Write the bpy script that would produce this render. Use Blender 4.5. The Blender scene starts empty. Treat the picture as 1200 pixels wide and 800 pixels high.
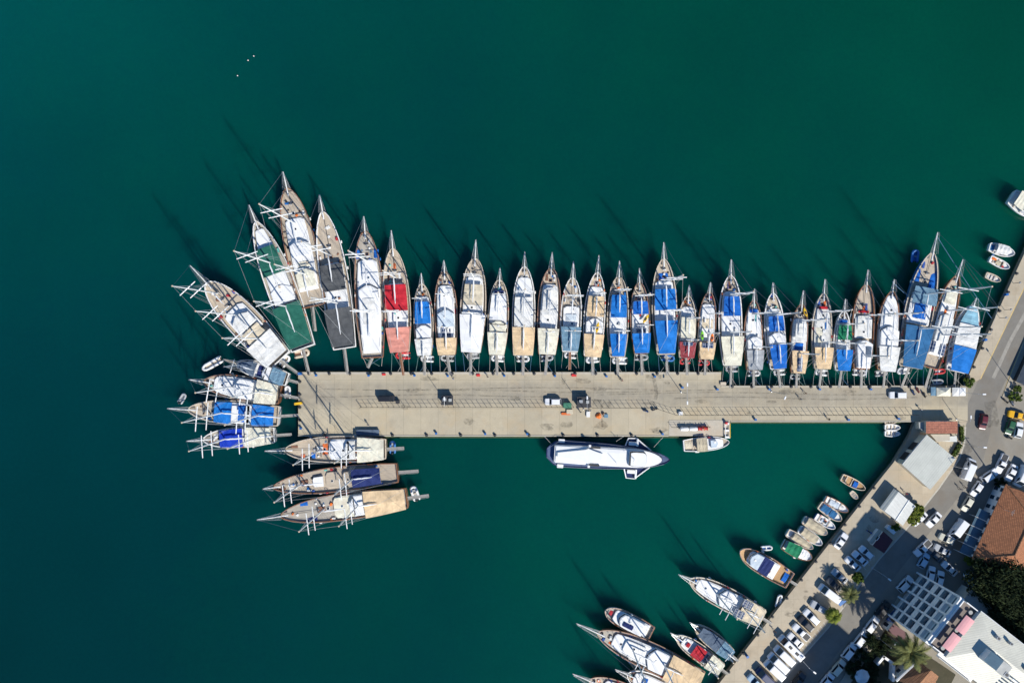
import bpy, math, random
from mathutils import Vector, Matrix
random.seed(7)
rnd = random.random
def ru(a, b): return a + (b - a) * rnd()
sc = bpy.context.scene
COL = sc.collection
S, H = 0.22, 188.0           # metres per photo pixel at water level, camera height
G = 1.3                      # height of quays, roads and plaza above the water
def W(px, py, z=0.0):
    k = (H - z) / H
    return Vector(((px - 600) * S * k, (400 - py) * S * k, z))
# ------------------------------------------------------------------ materials
MATS = {}
def nd(nt, kind, **kw):
    n = nt.nodes.new(kind)
    for k, v in kw.items():
        if k.startswith('i_'):
            n.inputs[k[2:].replace('_', ' ')].default_value = v
        else: setattr(n, k, v)
    return n
def mth(nt, op, a, b=None, c=None):
    n = nt.nodes.new('ShaderNodeMath'); n.operation = op
    for i, v in enumerate((a, b, c)):
        if v is None: continue
        if hasattr(v, 'is_linked') or hasattr(v, 'links'): nt.links.new(v, n.inputs[i])
        else: n.inputs[i].default_value = v
    return n.outputs[0]
def mixc(nt, fac, a, b, blend='MIX'):
    n = nt.nodes.new('ShaderNodeMix'); n.data_type = 'RGBA'; n.blend_type = blend
    for i, v in ((0, fac), (6, a), (7, b)):
        if hasattr(v, 'links'): nt.links.new(v, n.inputs[i])
        elif i == 0: n.inputs[0].default_value = v
        else: n.inputs[i].default_value = (*v[:3], 1)
    return n.outputs[2]
def noise(nt, vec, scale, detail=4, rough=.55):
    n = nd(nt, 'ShaderNodeTexNoise'); n.inputs['Scale'].default_value = scale
    n.inputs['Detail'].default_value = detail; n.inputs['Roughness'].default_value = rough
    nt.links.new(vec, n.inputs['Vector']); return n.outputs['Fac']
def ramp(nt, fac, lo, hi):
    n = nt.nodes.new('ShaderNodeMapRange'); n.inputs[1].default_value = lo; n.inputs[2].default_value = hi
    nt.links.new(fac, n.inputs[0]); return n.outputs[0]
def base_mat(name):
    m = bpy.data.materials.new(name); m.use_nodes = True
    nt = m.node_tree; b = nt.nodes['Principled BSDF']
    tc = nt.nodes.new('ShaderNodeTexCoord')
    return m, nt, b, tc.outputs['Object']
def sep(nt, v):
    n = nt.nodes.new('ShaderNodeSeparateXYZ'); nt.links.new(v, n.inputs[0]); return n.outputs
def bump(nt, b, h, dist=.02, st=1.0):
    n = nt.nodes.new('ShaderNodeBump'); n.inputs['Distance'].default_value = dist; n.inputs['Strength'].default_value = st
    nt.links.new(h, n.inputs['Height']); nt.links.new(n.outputs[0], b.inputs['Normal'])
def lin(c):
    return tuple(((x / 255 + .055) / 1.055) ** 2.4 if x > 10 else x / 255 / 12.92 for x in c)
def simple(name, col, rough=.6, var=.12, scale=1.5, metal=0.0, coat=0.0):
    if name in MATS: return MATS[name]
    m, nt, b, co = base_mat(name)
    f = noise(nt, co, scale)
    f = ramp(nt, f, .25, .75)
    c = mixc(nt, f, tuple(x * (1 - var) for x in col), tuple(min(.9, x * (1 + var * .6)) for x in col))
    nt.links.new(c, b.inputs['Base Color'])
    b.inputs['Roughness'].default_value = rough; b.inputs['Metallic'].default_value = metal
    b.inputs['Coat Weight'].default_value = coat
    MATS[name] = m; return m
def canvas(name, col, seam=1.25, fade=.24):
    m, nt, b, co = base_mat(name)
    x = sep(nt, co)
    s = mth(nt, 'FRACT', mth(nt, 'DIVIDE', x[0], seam)); s = mth(nt, 'LESS_THAN', s, .05)
    n1 = ramp(nt, noise(nt, co, .55, 5, .6), .3, .7); n2 = ramp(nt, noise(nt, co, 4, 3), .3, .75)
    c = mixc(nt, n1, tuple(v * (1 - fade) for v in col), tuple(min(.85, v * (1 + fade * .7) + .012) for v in col))
    c = mixc(nt, mth(nt, 'MULTIPLY', n2, .16), c, tuple(min(.8, v * .55) for v in col))
    c = mixc(nt, mth(nt, 'MULTIPLY', s, .35), c, tuple(v * .5 for v in col))
    nt.links.new(c, b.inputs['Base Color']); b.inputs['Roughness'].default_value = .8
    b.inputs['Specular IOR Level'].default_value = .25
    bump(nt, b, noise(nt, co, .7, 3, .5), .22, .6)
    MATS[name] = m; return m
def planks(name, col, w=.14, var=.25):
    m, nt, b, co = base_mat(name)
    mp = nd(nt, 'ShaderNodeMapping'); mp.inputs['Scale'].default_value = (.5, 5, 1); nt.links.new(co, mp.inputs[0])
    n1 = ramp(nt, noise(nt, mp.outputs[0], 1.0, 5, .65), .28, .72); n2 = ramp(nt, noise(nt, co, .8, 3), .3, .7)
    y = sep(nt, co)[1]; s = mth(nt, 'LESS_THAN', mth(nt, 'FRACT', mth(nt, 'DIVIDE', y, w)), .12)
    c = mixc(nt, n1, tuple(v * (1 - var) for v in col), tuple(v * (1 + var) for v in col))
    c = mixc(nt, mth(nt, 'MULTIPLY', n2, .35), c, tuple(v * .6 for v in col))
    c = mixc(nt, mth(nt, 'MULTIPLY', s, .3), c, tuple(v * .3 for v in col))
    nt.links.new(c, b.inputs['Base Color']); b.inputs['Roughness'].default_value = .65
    MATS[name] = m; return m
for n_, c_ in dict(blue=(.004, .125, .50), brightblue=(.006, .17, .56), steelblue=(.022, .13, .30), greyblue=(.15, .27, .37), aqua=(.25, .48, .60),
        green=(.012, .12, .085), emerald=(.008, .20, .09), darkgrey=(.085, .09, .095), red=(.50, .015, .03), pink=(.66, .27, .21),
        tan=(.72, .53, .32), sand=(.70, .60, .44), cream=(.78, .71, .57), offwhite=(.76, .75, .70), beige=(.60, .53, .40), navy=(.012, .026, .13), royal=(.004, .04, .44),
        grey=(.36, .38, .40), paleblue=(.58, .66, .74), darkred=(.30, .05, .06), khaki=(.52, .45, .32), slate=(.10, .14, .20), yellowcloth=(.75, .45, .03), orangecloth=(.72, .16, .04)).items():
    canvas(n_, c_)
planks('teak', (.46, .39, .305), .14, .22); planks('teak_dark', (.25, .18, .125)); planks('teak_pale', (.50, .42, .32)); planks('teak_grey', (.40, .365, .31), .14, .2); planks('teak_orange', (.48, .29, .13))
planks('plank_grey', (.30, .285, .26), .2)
simple('white', (.80, .80, .79), .35, .06, .6); simple('whitedeck', (.78, .77, .75), .5, .09, .9); simple('hull_white', (.78, .78, .77), .25, .05, .4, coat=.3)
simple('ferry_deck', (.07, .10, .20), .5, .2, .5); simple('hull_brown', (.20, .085, .045), .35, .25, 1.2, coat=.3); simple('hull_wood', (.36, .20, .11), .4, .25, 1.2, coat=.3); simple('hull_navy', (.02, .03, .10), .3, .15, .5, coat=.3)
simple('hull_tan', (.46, .37, .26), .5, .2); simple('hull_blue', (.05, .18, .40), .4, .15); simple('hull_red', (.40, .06, .04), .4, .15); simple('hull_green', (.05, .2, .12), .5, .1)
simple('antifoul', (.10, .03, .025), .8, .2)
simple('varnish', (.26, .12, .06), .35, .25, 2, coat=.3); simple('rail_pale', (.58, .49, .38), .5, .2, 2); simple('rail_white', (.80, .79, .76), .4, .08, 2)
simple('spar_white', (.80, .80, .78), .4, .06, 1); simple('spar_wood', (.55, .45, .33), .5, .2, 1); simple('wire', (.42, .45, .46), .4, .1, 1)
simple('rope_blue', (.12, .25, .42), .8, .2); simple('rope_green', (.25, .42, .38), .8, .2); simple('rope_white', (.62, .60, .54), .8, .2)
simple('glass', (.012, .02, .032), .08, .3, .8); simple('glass_blue', (.05, .10, .17), .1, .3, .8)
simple('steel', (.55, .56, .57), .35, .1, 2, metal=.6); simple('dark', (.03, .032, .036), .6, .3, 2); simple('rubber', (.035, .035, .038), .8, .2, 2)
simple('rubber_grey', (.42, .43, .44), .7, .12, 2); simple('rubber_white', (.74, .74, .73), .6, .08, 2); simple('rubber_red', (.55, .03, .035), .6, .12, 2); simple('rubber_blue', (.03, .16, .45), .6, .12, 2)
simple('plastic_yellow', (.80, .48, .02), .45, .1); simple('plastic_orange', (.80, .18, .02), .5, .15, 3); simple('plastic_green', (.22, .62, .03), .45, .1); simple('plastic_red', (.62, .03, .03), .45, .1); simple('plastic_blue', (.02, .14, .42), .45, .12)
simple('cushion_red', (.45, .03, .04), .85, .2); simple('cushion_blue', (.03, .09, .35), .85, .2); simple('cushion_white', (.72, .71, .68), .85, .1); simple('cushion_brown', (.22, .11, .07), .85, .2); simple('cushion_turq', (.15, .50, .45), .85, .15)
def sail_net():
    m, nt, b, co = base_mat('bow_net')
    b.inputs['Base Color'].default_value = (.36, .38, .36, 1); b.inputs['Roughness'].default_value = .9
    x = sep(nt, co)
    a = mth(nt, 'LESS_THAN', mth(nt, 'FRACT', mth(nt, 'MULTIPLY', x[0], 5.5)), .14); c = mth(nt, 'LESS_THAN', mth(nt, 'FRACT', mth(nt, 'MULTIPLY', x[1], 5.5)), .14)
    nt.links.new(mth(nt, 'MAXIMUM', a, c), b.inputs['Alpha']); MATS['bow_net'] = m
sail_net()
def solar():
    m, nt, b, co = base_mat('solar'); x = sep(nt, co)
    a = mth(nt, 'LESS_THAN', mth(nt, 'FRACT', mth(nt, 'MULTIPLY', x[0], 1.0)), .12); c = mth(nt, 'LESS_THAN', mth(nt, 'FRACT', mth(nt, 'MULTIPLY', x[1], 1.6)), .1)
    nt.links.new(mixc(nt, mth(nt, 'MAXIMUM', a, c), (.03, .055, .13), (.45, .47, .5)), b.inputs['Base Color']); b.inputs['Roughness'].default_value = .3
    MATS['solar'] = m
solar()
def paint(name, col, metal=0.0):
    m, nt, b, co = base_mat('paint_' + name)
    f = ramp(nt, noise(nt, co, 2.2, 4), .3, .75)
    nt.links.new(mixc(nt, mth(nt, 'MULTIPLY', f, .14), col, tuple(.6 * v + .03 for v in col)), b.inputs['Base Color'])
    b.inputs['Roughness'].default_value = .32; b.inputs['Metallic'].default_value = metal; b.inputs['Coat Weight'].default_value = .6; b.inputs['Coat Roughness'].default_value = .08
    MATS['paint_' + name] = m
for n_, c_ in dict(white=(.78, .79, .80), silver=(.45, .47, .49), black=(.018, .019, .022), darkgrey=(.07, .075, .08), maroon=(.12, .015, .02), yellow=(.82, .44, .012), green=(.02, .10, .04), blue=(.03, .12, .38), navy=(.015, .03, .10), paleblue=(.42, .55, .66), cream=(.66, .64, .52), red=(.4, .02, .02)).items(): paint(n_, c_)

# ------------------------------------------------------------------ mesh builder
class MB:
    def __init__(s): s.v, s.f, s.m, s.mats = [], [], [], []
    def mi(s, m):
        if isinstance(m, str): m = MATS[m]
        if m not in s.mats: s.mats.append(m)
        return s.mats.index(m)
    def add(s, vs, fs, m):
        o = len(s.v); k = s.mi(m)
        s.v += [tuple(v) for v in vs]
        for f in fs: s.f.append([i + o for i in f]); s.m.append(k)
    def loft(s, rings, m, closed=True, caps=True):
        n = len(rings[0]); vs = [p for r in rings for p in r]; fs = []
        for i in range(len(rings) - 1):
            for j in range(n if closed else n - 1):
                a = i * n + j; b = i * n + (j + 1) % n
                fs.append([a, b, b + n, a + n])
        if caps and closed:
            fs.append(list(range(n))[::-1]); fs.append([(len(rings) - 1) * n + j for j in range(n)])
        s.add(vs, fs, m); return s
    def prism(s, pts, z0, z1, m, top=None, tscale=None):
        n = len(pts); cx = sum(p[0] for p in pts) / n; cy = sum(p[1] for p in pts) / n; ts = tscale or 1
        lo = [(p[0], p[1], z0) for p in pts]; hi = [(cx + (p[0] - cx) * ts, cy + (p[1] - cy) * ts, z1) for p in pts]
        fs = [[i, (i + 1) % n, (i + 1) % n + n, i + n] for i in range(n)] + [list(range(n))[::-1]]
        a = sum(pts[i][0] * pts[(i + 1) % n][1] - pts[(i + 1) % n][0] * pts[i][1] for i in range(n))
        if a < 0: fs = [f[::-1] for f in fs]
        s.add(lo + hi, fs, m); o = len(s.v) - n; k = s.mi(top or m)
        t = [o + i for i in range(n)]; s.f.append(t if a > 0 else t[::-1]); s.m.append(k); return s
    def box(s, c, d, m, rot=0.0, top=None, ts=None):
        cx, cy, z0 = c; hx, hy = d[0] / 2, d[1] / 2; cr, sr = math.cos(rot), math.sin(rot)
        pts = [(cx + x * cr - y * sr, cy + x * sr + y * cr) for x, y in ((-hx, -hy), (hx, -hy), (hx, hy), (-hx, hy))]
        return s.prism(pts, z0, z0 + d[2], m, top, ts)
    def rbox(s, c, d, m, rot=0.0, r=None, top=None, edge=.04):
        """box with rounded plan corners and a bevelled top edge"""
        cx, cy, z0 = c; hx, hy = d[0] / 2, d[1] / 2; r = min(r if r is not None else .15 * min(d[0], d[1]), hx * .99, hy * .99); cr, sr = math.cos(rot), math.sin(rot)
        def out(e):
            P = []
            for sx, sy, a0 in ((1, 1, 0), (-1, 1, 90), (-1, -1, 180), (1, -1, 270)):
                for q in range(4):
                    a = math.radians(a0 + q * 30); x = sx * (hx - r) + math.cos(a) * (r - e * .99 if r > e else r * .2); y = sy * (hy - r) + math.sin(a) * (r - e * .99 if r > e else r * .2)
                    P.append((cx + x * cr - y * sr, cy + x * sr + y * cr))
            return P
        e = min(edge, d[2] * .4)
        R = [[(x, y, z0) for x, y in out(0)], [(x, y, z0 + d[2] - e) for x, y in out(0)], [(x, y, z0 + d[2]) for x, y in out(e)]]
        s.loft(R, m, True, False); n = len(R[0]); o = len(s.v) - n; s.f.append([o + i for i in range(n)]); s.m.append(s.mi(top or m))
        s.f.append([o - 2 * n + i for i in range(n)][::-1]); s.m.append(s.mi(m)); return s
    def tube(s, p, q, r, m, r2=None, n=6):
        p, q = Vector(p), Vector(q); d = (q - p)
        if d.length < 1e-6: return s
        d.normalize(); u = d.orthogonal().normalized(); w = d.cross(u); r2 = r if r2 is None else r2
        R = [[c + (u * math.cos(a) + w * math.sin(a)) * rr for a in [2 * math.pi * i / n for i in range(n)]] for c, rr in ((p, r), (q, r2))]
        return s.loft(R, m)
    def path(s, pts, r, m, n=6):
        pts = [Vector(p) for p in pts]; R = []
        for i, p in enumerate(pts):
            d = (pts[min(i + 1, len(pts) - 1)] - pts[max(i - 1, 0)]).normalized(); rr = r[i] if isinstance(r, (list, tuple)) else r
            u = d.cross(Vector((0, 0, 1))); u = u.normalized() if u.length > .02 else Vector((1, 0, 0)); w = u.cross(d)
            R.append([p + (u * math.cos(a) + w * math.sin(a)) * rr for a in [2 * math.pi * k / n for k in range(n)]])
        return s.loft(R, m)
    def lathe(s, c, prof, m, n=10):
        R = [[(c[0] + r * math.cos(a), c[1] + r * math.sin(a), c[2] + z) for a in [2 * math.pi * i / n for i in range(n)]] for r, z in prof]
        return s.loft(R, m)
    def sheet(s, fn, nu, nv, m, th=.04):
        P = [[Vector(fn(i / nu, j / nv)) for j in range(nv + 1)] for i in range(nu + 1)]; n = nv + 1
        vs = [p for r in P for p in r]; k = len(vs); vs = vs + [p - Vector((0, 0, th)) for p in vs]; fs = []
        for i in range(nu):
            for j in range(nv):
                a = i * n + j; q = [a, a + n, a + n + 1, a + 1]; fs.append(q); fs.append([x + k for x in q][::-1])
        per = [j for j in range(n)] + [i * n + nv for i in range(1, nu + 1)] + [nu * n + j for j in range(nv - 1, -1, -1)] + [i * n for i in range(nu - 1, 0, -1)]
        for a, b in zip(per, per[1:] + per[:1]): fs.append([a, b, b + k, a + k])
        s.add(vs, fs, m); return s
    def build(s, name, parent=None, smooth=False):
        me = bpy.data.meshes.new(name); me.from_pydata(s.v, [], s.f)
        for m in s.mats: me.materials.append(m)
        me.polygons.foreach_set('material_index', s.m)
        if smooth: me.polygons.foreach_set('use_smooth', [True] * len(s.f))
        me.validate(); me.update()
        if smooth:
            try: me.set_sharp_from_angle(angle=math.radians(45))
            except Exception: pass
        o = bpy.data.objects.new(name, me); COL.objects.link(o)
        if parent is not None: o.parent = parent
        return o
def tag(o, label=None, cat=None, group=None, kind=None):
    for k, v in (('label', label), ('category', cat), ('group', group), ('kind', kind)):
        if v: o[k] = v
    return o
def thing(name, label, cat, loc=(0, 0, 0), rz=0.0, group=None):
    o = bpy.data.objects.new(name, None); o.empty_display_size = .5; COL.objects.link(o)
    o.location = loc; o.rotation_euler = (0, 0, rz); return tag(o, label, cat, group)
def copy_tree(o, parent=None):
    c = o.copy(); COL.objects.link(c); c.parent = parent
    for ch in o.children: copy_tree(ch, c)
    return c
def heading(p, q): return math.atan2(-(q[1] - p[1]), q[0] - p[0])
CUSH = ['cushion_blue', 'cushion_white', 'cushion_red', 'cushion_brown', 'cushion_turq', 'cushion_white', 'plastic_blue', 'dark', 'plastic_orange']
# ------------------------------------------------------------------ boats
class Hull:
    def __init__(s, L, B, zm, sw=.7, rise=.05, bul=.5, pw=2.7, ex=.62, tmax=.42):
        s.L, s.B, s.zm, s.sw, s.rise, s.bul, s.pw, s.ex, s.tm = L, B, zm, sw, rise * L, bul, pw, ex, tmax
    def hw(s, t):
        t = min(max(t, 0), 1)
        if t < s.tm: f = s.sw + (1 - s.sw) * math.sin(math.pi / 2 * t / s.tm)
        else:
            u = (t - s.tm) / (1 - s.tm); f = max(0, 1 - u ** s.pw) ** s.ex
        return max(.03, f * s.B / 2)
    def zg(s, t): return s.zm + s.rise * max(0, t - .35) ** 2 / .42 + .25 * s.rise * max(0, .35 - t) / .35
    def zd(s, t): return s.zg(t) - s.bul
    def x(s, t): return (t - .5) * s.L
    TS = [0, .02, .06, .13, .2, .28, .36, .44, .52, .6, .67, .74, .8, .85, .89, .925, .955, .98, 1.0]
    def build(s, root, hull, rim, deck, railw=.2, wale=None):
        mb = MB(); R = []
        for t in s.TS:
            w, z, x = s.hw(t), s.zg(t), s.x(t); rk = s.L * .07 * t ** 5
            half = [(x, w, z), (x, w * 1.01, z - .22), (x - rk * .35, w * .95, z * .45), (x - rk * .7, w * .84, .0), (x - rk, w * .5, -.7)]
            R.append([(a, b, c) for a, b, c in half] + [(a, -b, c) for a, b, c in half[::-1]])
        mb.loft(R[::-1], hull, False, False); mb.add(R[0], [list(range(len(R[0])))], hull)
        # inner bulwark
        for sg in (1, -1):
            P = [[(s.x(t), sg * max(.01, s.hw(t) - .1), s.zg(t)) for t in s.TS], [(s.x(t), sg * max(.01, s.hw(t) - .1), s.zd(t) - .02) for t in s.TS]]
            mb.loft(P if sg < 0 else P[::-1], 'whitedeck' if hull == 'hull_white' else hull, False, False)
        mb.loft([[(s.x(0) + .1, -s.hw(0), s.zg(0)), (s.x(0) + .1, s.hw(0), s.zg(0))], [(s.x(0) + .1, -s.hw(0), s.zd(0)), (s.x(0) + .1, s.hw(0), s.zd(0))]], hull, False, False)
        mb.build('hull', root, True)
        d = MB(); P = [[(s.x(t), v * max(.01, s.hw(t) - .09), s.zd(t) + .04 * (1 - v * v)) for v in (-1, -.5, 0, .5, 1)] for t in s.TS]
        d.loft(P, deck, False, False); d.build('deck', root)
        r = MB()
        for sg in (1, -1):
            Q = []
            for t in s.TS:
                w, z, x = s.hw(t), s.zg(t), s.x(t); wi = max(.0, w - railw)
                Q.append([(x, sg * (w + .05), z - .03), (x, sg * (w + .05), z + .07), (x, sg * wi, z + .07), (x, sg * wi, z - .03)])
            r.loft(Q if sg > 0 else [q[::-1] for q in Q], rim)
        r.box((s.x(0) + .04, 0, s.zg(0) - .03), (.26, 2 * s.hw(0) - .1, .098), rim)
        r.build('rail', root)
        if wale:
            w_ = MB()
            for sg in (1, -1): w_.path([(s.x(t) , sg * (s.hw(t) * 1.01 + .03), s.zg(t) - .3) for t in s.TS], .07, wale, 5)
            w_.build('rubbing_strake', root)
def outline(h, t0, t1, wf, n=5, front=.25, wmax=None):
    """plan outline of a superstructure that follows the hull between two stations, its front corners cut"""
    T = [t0 + (t1 - t0) * i / n for i in range(n + 1)]
    side = [(h.x(t), min(wf * h.hw(t), wmax or 99)) for t in T]
    xe, we = side[-1]; side = side[:-1] + [(xe - we * front, we), (xe, we * (1 - front * 1.6))]
    return [(x, -y) for x, y in side] + [(x, y) for x, y in side[::-1]]
def shrink(pts, k, kx=None):
    cx = sum(p[0] for p in pts) / len(pts); kx = kx or k
    return [(cx + (p[0] - cx) * kx, p[1] * k) for p in pts]
def cabin(h, root, t0, t1, wf, m, ht=.85, name='cabin', wins=True, hatches=2, roof=None, wall='whitedeck', wind=True):
    z0 = min(h.zd(t0), h.zd((t0 + t1) / 2)) - .05; z1 = max(h.zd(t0), h.zd(t1) - .3) + ht; o = outline(h, t0, t1, wf)
    mb = MB(); mb.prism(o, z0, z1 - .08, wall); ob = mb.build(name, root)
    rf = MB(); n = len(o); a = shrink(o, 1.04, 1.015); b = shrink(o, .95, .985)
    rf.loft([[(x, y, z1 - .077) for x, y in a], [(x, y, z1 - .02) for x, y in a], [(x, y, z1 + .04) for x, y in b]], m, True, True); rf.build('cabin_roof', ob)
    if wins:
        for sg in (1, -1):
            w = MB(); T = [t0 + (t1 - t0) * f for f in (.08, .3, .5, .7, .86)]
            w.loft([[(h.x(t), sg * (wf * h.hw(t) + .015), z1 - .25) for t in T], [(h.x(t), sg * (wf * h.hw(t) + .015), z1 - .6) for t in T]][::sg], 'glass', False, False); w.build('window', ob)
    L = h.x(t1) - h.x(t0)
    for i in range(hatches):
        x = h.x(t0) + L * (i + .6) / (hatches + .2); hb = MB(); y = ru(-.25, .25) * h.B * .3
        hb.rbox((x, y, z1 + .03), (.62, .62, .07), 'rail_white'); hb.rbox((x, y, z1 + .1), (.48, .48, .03), random.choice(['glass', 'glass_blue', 'glass'])); hb.build('hatch', ob)
    if L > 7:   # what lies on a deckhouse roof: raft canister, pads, boxes, hand rails
        wr = wf * h.hw((t0 + t1) / 2)
        for sg in (1, -1):
            g = MB(); P = [(h.x(t0) + L * q, sg * wf * h.hw(t0 + (t1 - t0) * q) * .9, z1 + .16) for q in (.06, .3, .55, .78)]; g.path(P, .025, 'steel', 4)
            for p in P: g.tube((p[0], p[1], z1), p, .02, 'steel', n=4)
            g.build('hand_rail', ob)
        for k in range(random.choice((1, 2, 3))):
            g = MB(); x = h.x(t0) + L * ru(.1, .85); y = ru(-.5, .5) * wr; q = rnd()
            if q < .35: g.tube((x - .5, y, z1 + .28), (x + .5, y, z1 + .28), .26, 'cushion_white', n=10); g.build('life_raft', ob)
            elif q < .7: g.rbox((x, y, z1 + .04), (1.8, .6, .1), random.choice(CUSH)); g.build('sun_mattress', ob)
            else: g.rbox((x, y, z1 + .04), (ru(.5, .9), ru(.4, .7), ru(.2, .4)), random.choice(['grey', 'rail_pale', 'varnish', 'dark', 'white'])); g.build('roof_box', ob)
    return ob, z1
def wheelhouse(h, root, t0, t1, wf, m='white', ht=2.05):
    z0 = h.zd((t0 + t1) / 2) - .05; z1 = z0 + ht; o = outline(h, t0, t1, wf, 4, .45)
    mb = MB(); mb.prism(o, z0, z1 - .6, 'white'); mb.prism(shrink(o, .93, .95), z1 - .595, z1 - .1, 'white'); ob = mb.build('wheelhouse', root)
    g = MB(); xs = [p[0] for p in o]; x1 = max(xs); gl = [p for p in o if p[0] > x1 - (x1 - min(xs)) * .42]; gl.sort(key=lambda p: p[1])
    a = shrink(o, 1.0); 
    g.loft([[(x + .02, y * 1.0, z1 - .58) for x, y in gl], [(x - .28, y * .95, z1 - .1) for x, y in gl]], 'glass', False, False); g.build('windscreen', ob)
    r = MB(); a = shrink(o, .99, .97); b = shrink(o, .9, .9)
    a = [(x - .12, y) for x, y in a]; b = [(x - .12, y) for x, y in b]
    r.loft([[(x, y, z1 - .097) for x, y in a], [(x, y, z1 - .03) for x, y in a], [(x, y, z1 + .06) for x, y in b]], m); r.build('wheelhouse_roof', ob)
    q = MB(); xc = sum(xs) / len(xs); q.rbox((xc, ru(-.5, .5), z1 + .05), (.55, .55, .12), 'rail_white'); q.build('hatch', ob)
    return ob, z1
def awning(h, root, t0, t1, wf, m, ht=2.15, ridge=.28, y0=0.0, posts=True, straight=False):
    z = max(h.zd(t0), h.zd(t1) - .25) + ht; mb = MB(); x0, x1 = h.x(t0), h.x(t1)
    wa, wb = wf * max(h.hw(t0), .6 * h.hw((t0 + t1) / 2)), wf * h.hw(t1)
    if straight: wa = wb = (wa + wb) / 2
    sag = [ru(-.035, .035) for _ in range(40)]
    def fn(u, v):
        w = wa + (wb - wa) * u + .07 * math.sin(u * math.pi * 1.0) * wf; s = 2 * v - 1
        scal = .05 * math.sin(v * math.pi) * 0
        zz = z + ridge * (1 - abs(s) ** 1.15) - .11 * math.sin(u * math.pi * 3) ** 2 * (1 - s * s) + sag[(int(u * 10) * 3 + int(v * 6)) % 40]
        return (x0 + (x1 - x0) * u + scal, y0 + w * s, zz)
    mb.sheet(fn, 10, 6, m, .04); ob = mb.build('awning', root)
    if posts:
        f = MB()
        for u, w in ((0, wa), (.5, (wa + wb) / 2), (1, wb)):
            xx = x0 + (x1 - x0) * u
            for sg in (1, -1):
                f.tube((xx, y0 + sg * (w - .08), h.zd(t0 + (t1 - t0) * u)), (xx, y0 + sg * (w - .08), z - .05), .035, 'steel', n=5)
            f.tube((xx, y0 - w + .08, z - .07), (xx, y0 + w - .08, z - .07), .03, 'steel', n=5)
        for sg in (1, -1): f.tube((x0, y0 + sg * (wa - .08), z - .07), (x1, y0 + sg * (wb - .08), z - .07), .03, 'steel', n=5)
        f.build('awning_frame', ob)
    return ob, z
def solar_panels(h, root, t, n, z, y=0.0, d=(1.0, 2.2), along=True):
    for i in range(n):
        mb = MB(); x = h.x(t) + (i - (n - 1) / 2) * (d[0] + .12)
        mb.box((x, y, z), (d[0], d[1], .05), 'steel'); mb.box((x, y, z + .05), (d[0] - .08, d[1] - .08, .012), 'solar'); mb.build('solar_panel', root)
def mast(h, root, t, ht, sp, boom=None, m='spar_white', bm='white', nsp=2, rz=.0):
    x, z0 = h.x(t), h.zd(t) - .1; o = MB(); o.tube((x, 0, z0), (x - ht * rz, 0, ht), .22 if ht > 18 else .15, m, .13, 8); o.lathe((x - ht * rz, 0, ht), [(.11, -.05), (.2, 0), (.2, .08), (.03, .15)], 'spar_wood'); ob = o.build('mast', root, True)
    fr = (.46, .70) if nsp == 2 else (.6,)
    for k, f in enumerate(fr):
        s = MB(); hs = sp * (1 - .12 * k); zz = z0 + (ht - z0) * f; xx = x - ht * rz * f
        rs = 1.35 if ht > 20 else 1.0; s.tube((xx, -hs, zz), (xx, 0, zz + .05), .085 * rs, m, .11 * rs, 6); s.tube((xx, 0, zz + .05), (xx, hs, zz), .11 * rs, m, .085 * rs, 6); s.build('crosstree', ob)
    if boom:
        b = MB(); zb = h.zd(t) + 3.0; L = boom; b.tube((x - .3, 0, zb), (x - L, 0, zb + .15), .1, m, .08, 6)
        b.path([(x - .4 - (L - .7) * i / 8, .03 * math.sin(i * 2), zb + .2 + .03 * math.sin(i * 1.7)) for i in range(9)], [.1, .18, .2, .2, .19, .18, .16, .14, .07], bm, 6); b.build('boom', ob)
    return x, ht
def rigging(h, root, ms, tipx, tipz):
    ms = sorted(ms); r = MB(); zt = lambda m: m[1] - .15
    for i, m in enumerate(ms):
        for sg in (1, -1):
            for dx in (-.9, .4, -.25):
                t = (m[0] + dx) / h.L + .5; r.tube((m[0], 0, zt(m) * (1 if dx < 0 else .72)), (m[0] + dx, sg * h.hw(t), h.zg(t)), .022, 'wire', n=4)
    a = ms[-1]; r.tube((a[0], 0, zt(a)), (tipx, 0, tipz), .03, 'wire', n=4); r.tube((a[0], 0, zt(a) * .74), (h.L / 2 - .2, 0, h.zg(1)), .028, 'wire', n=4)
    for p, q in zip(ms, ms[1:]): r.tube((p[0], 0, zt(p)), (q[0], 0, zt(q)), .022, 'wire', n=4)
    b = ms[0]
    for sg in (1, -1): r.tube((b[0], 0, zt(b)), (-h.L / 2 + .2, sg * h.hw(0) * .9, h.zg(0)), .024, 'wire', n=4)
    r.build('rigging', root)
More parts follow.
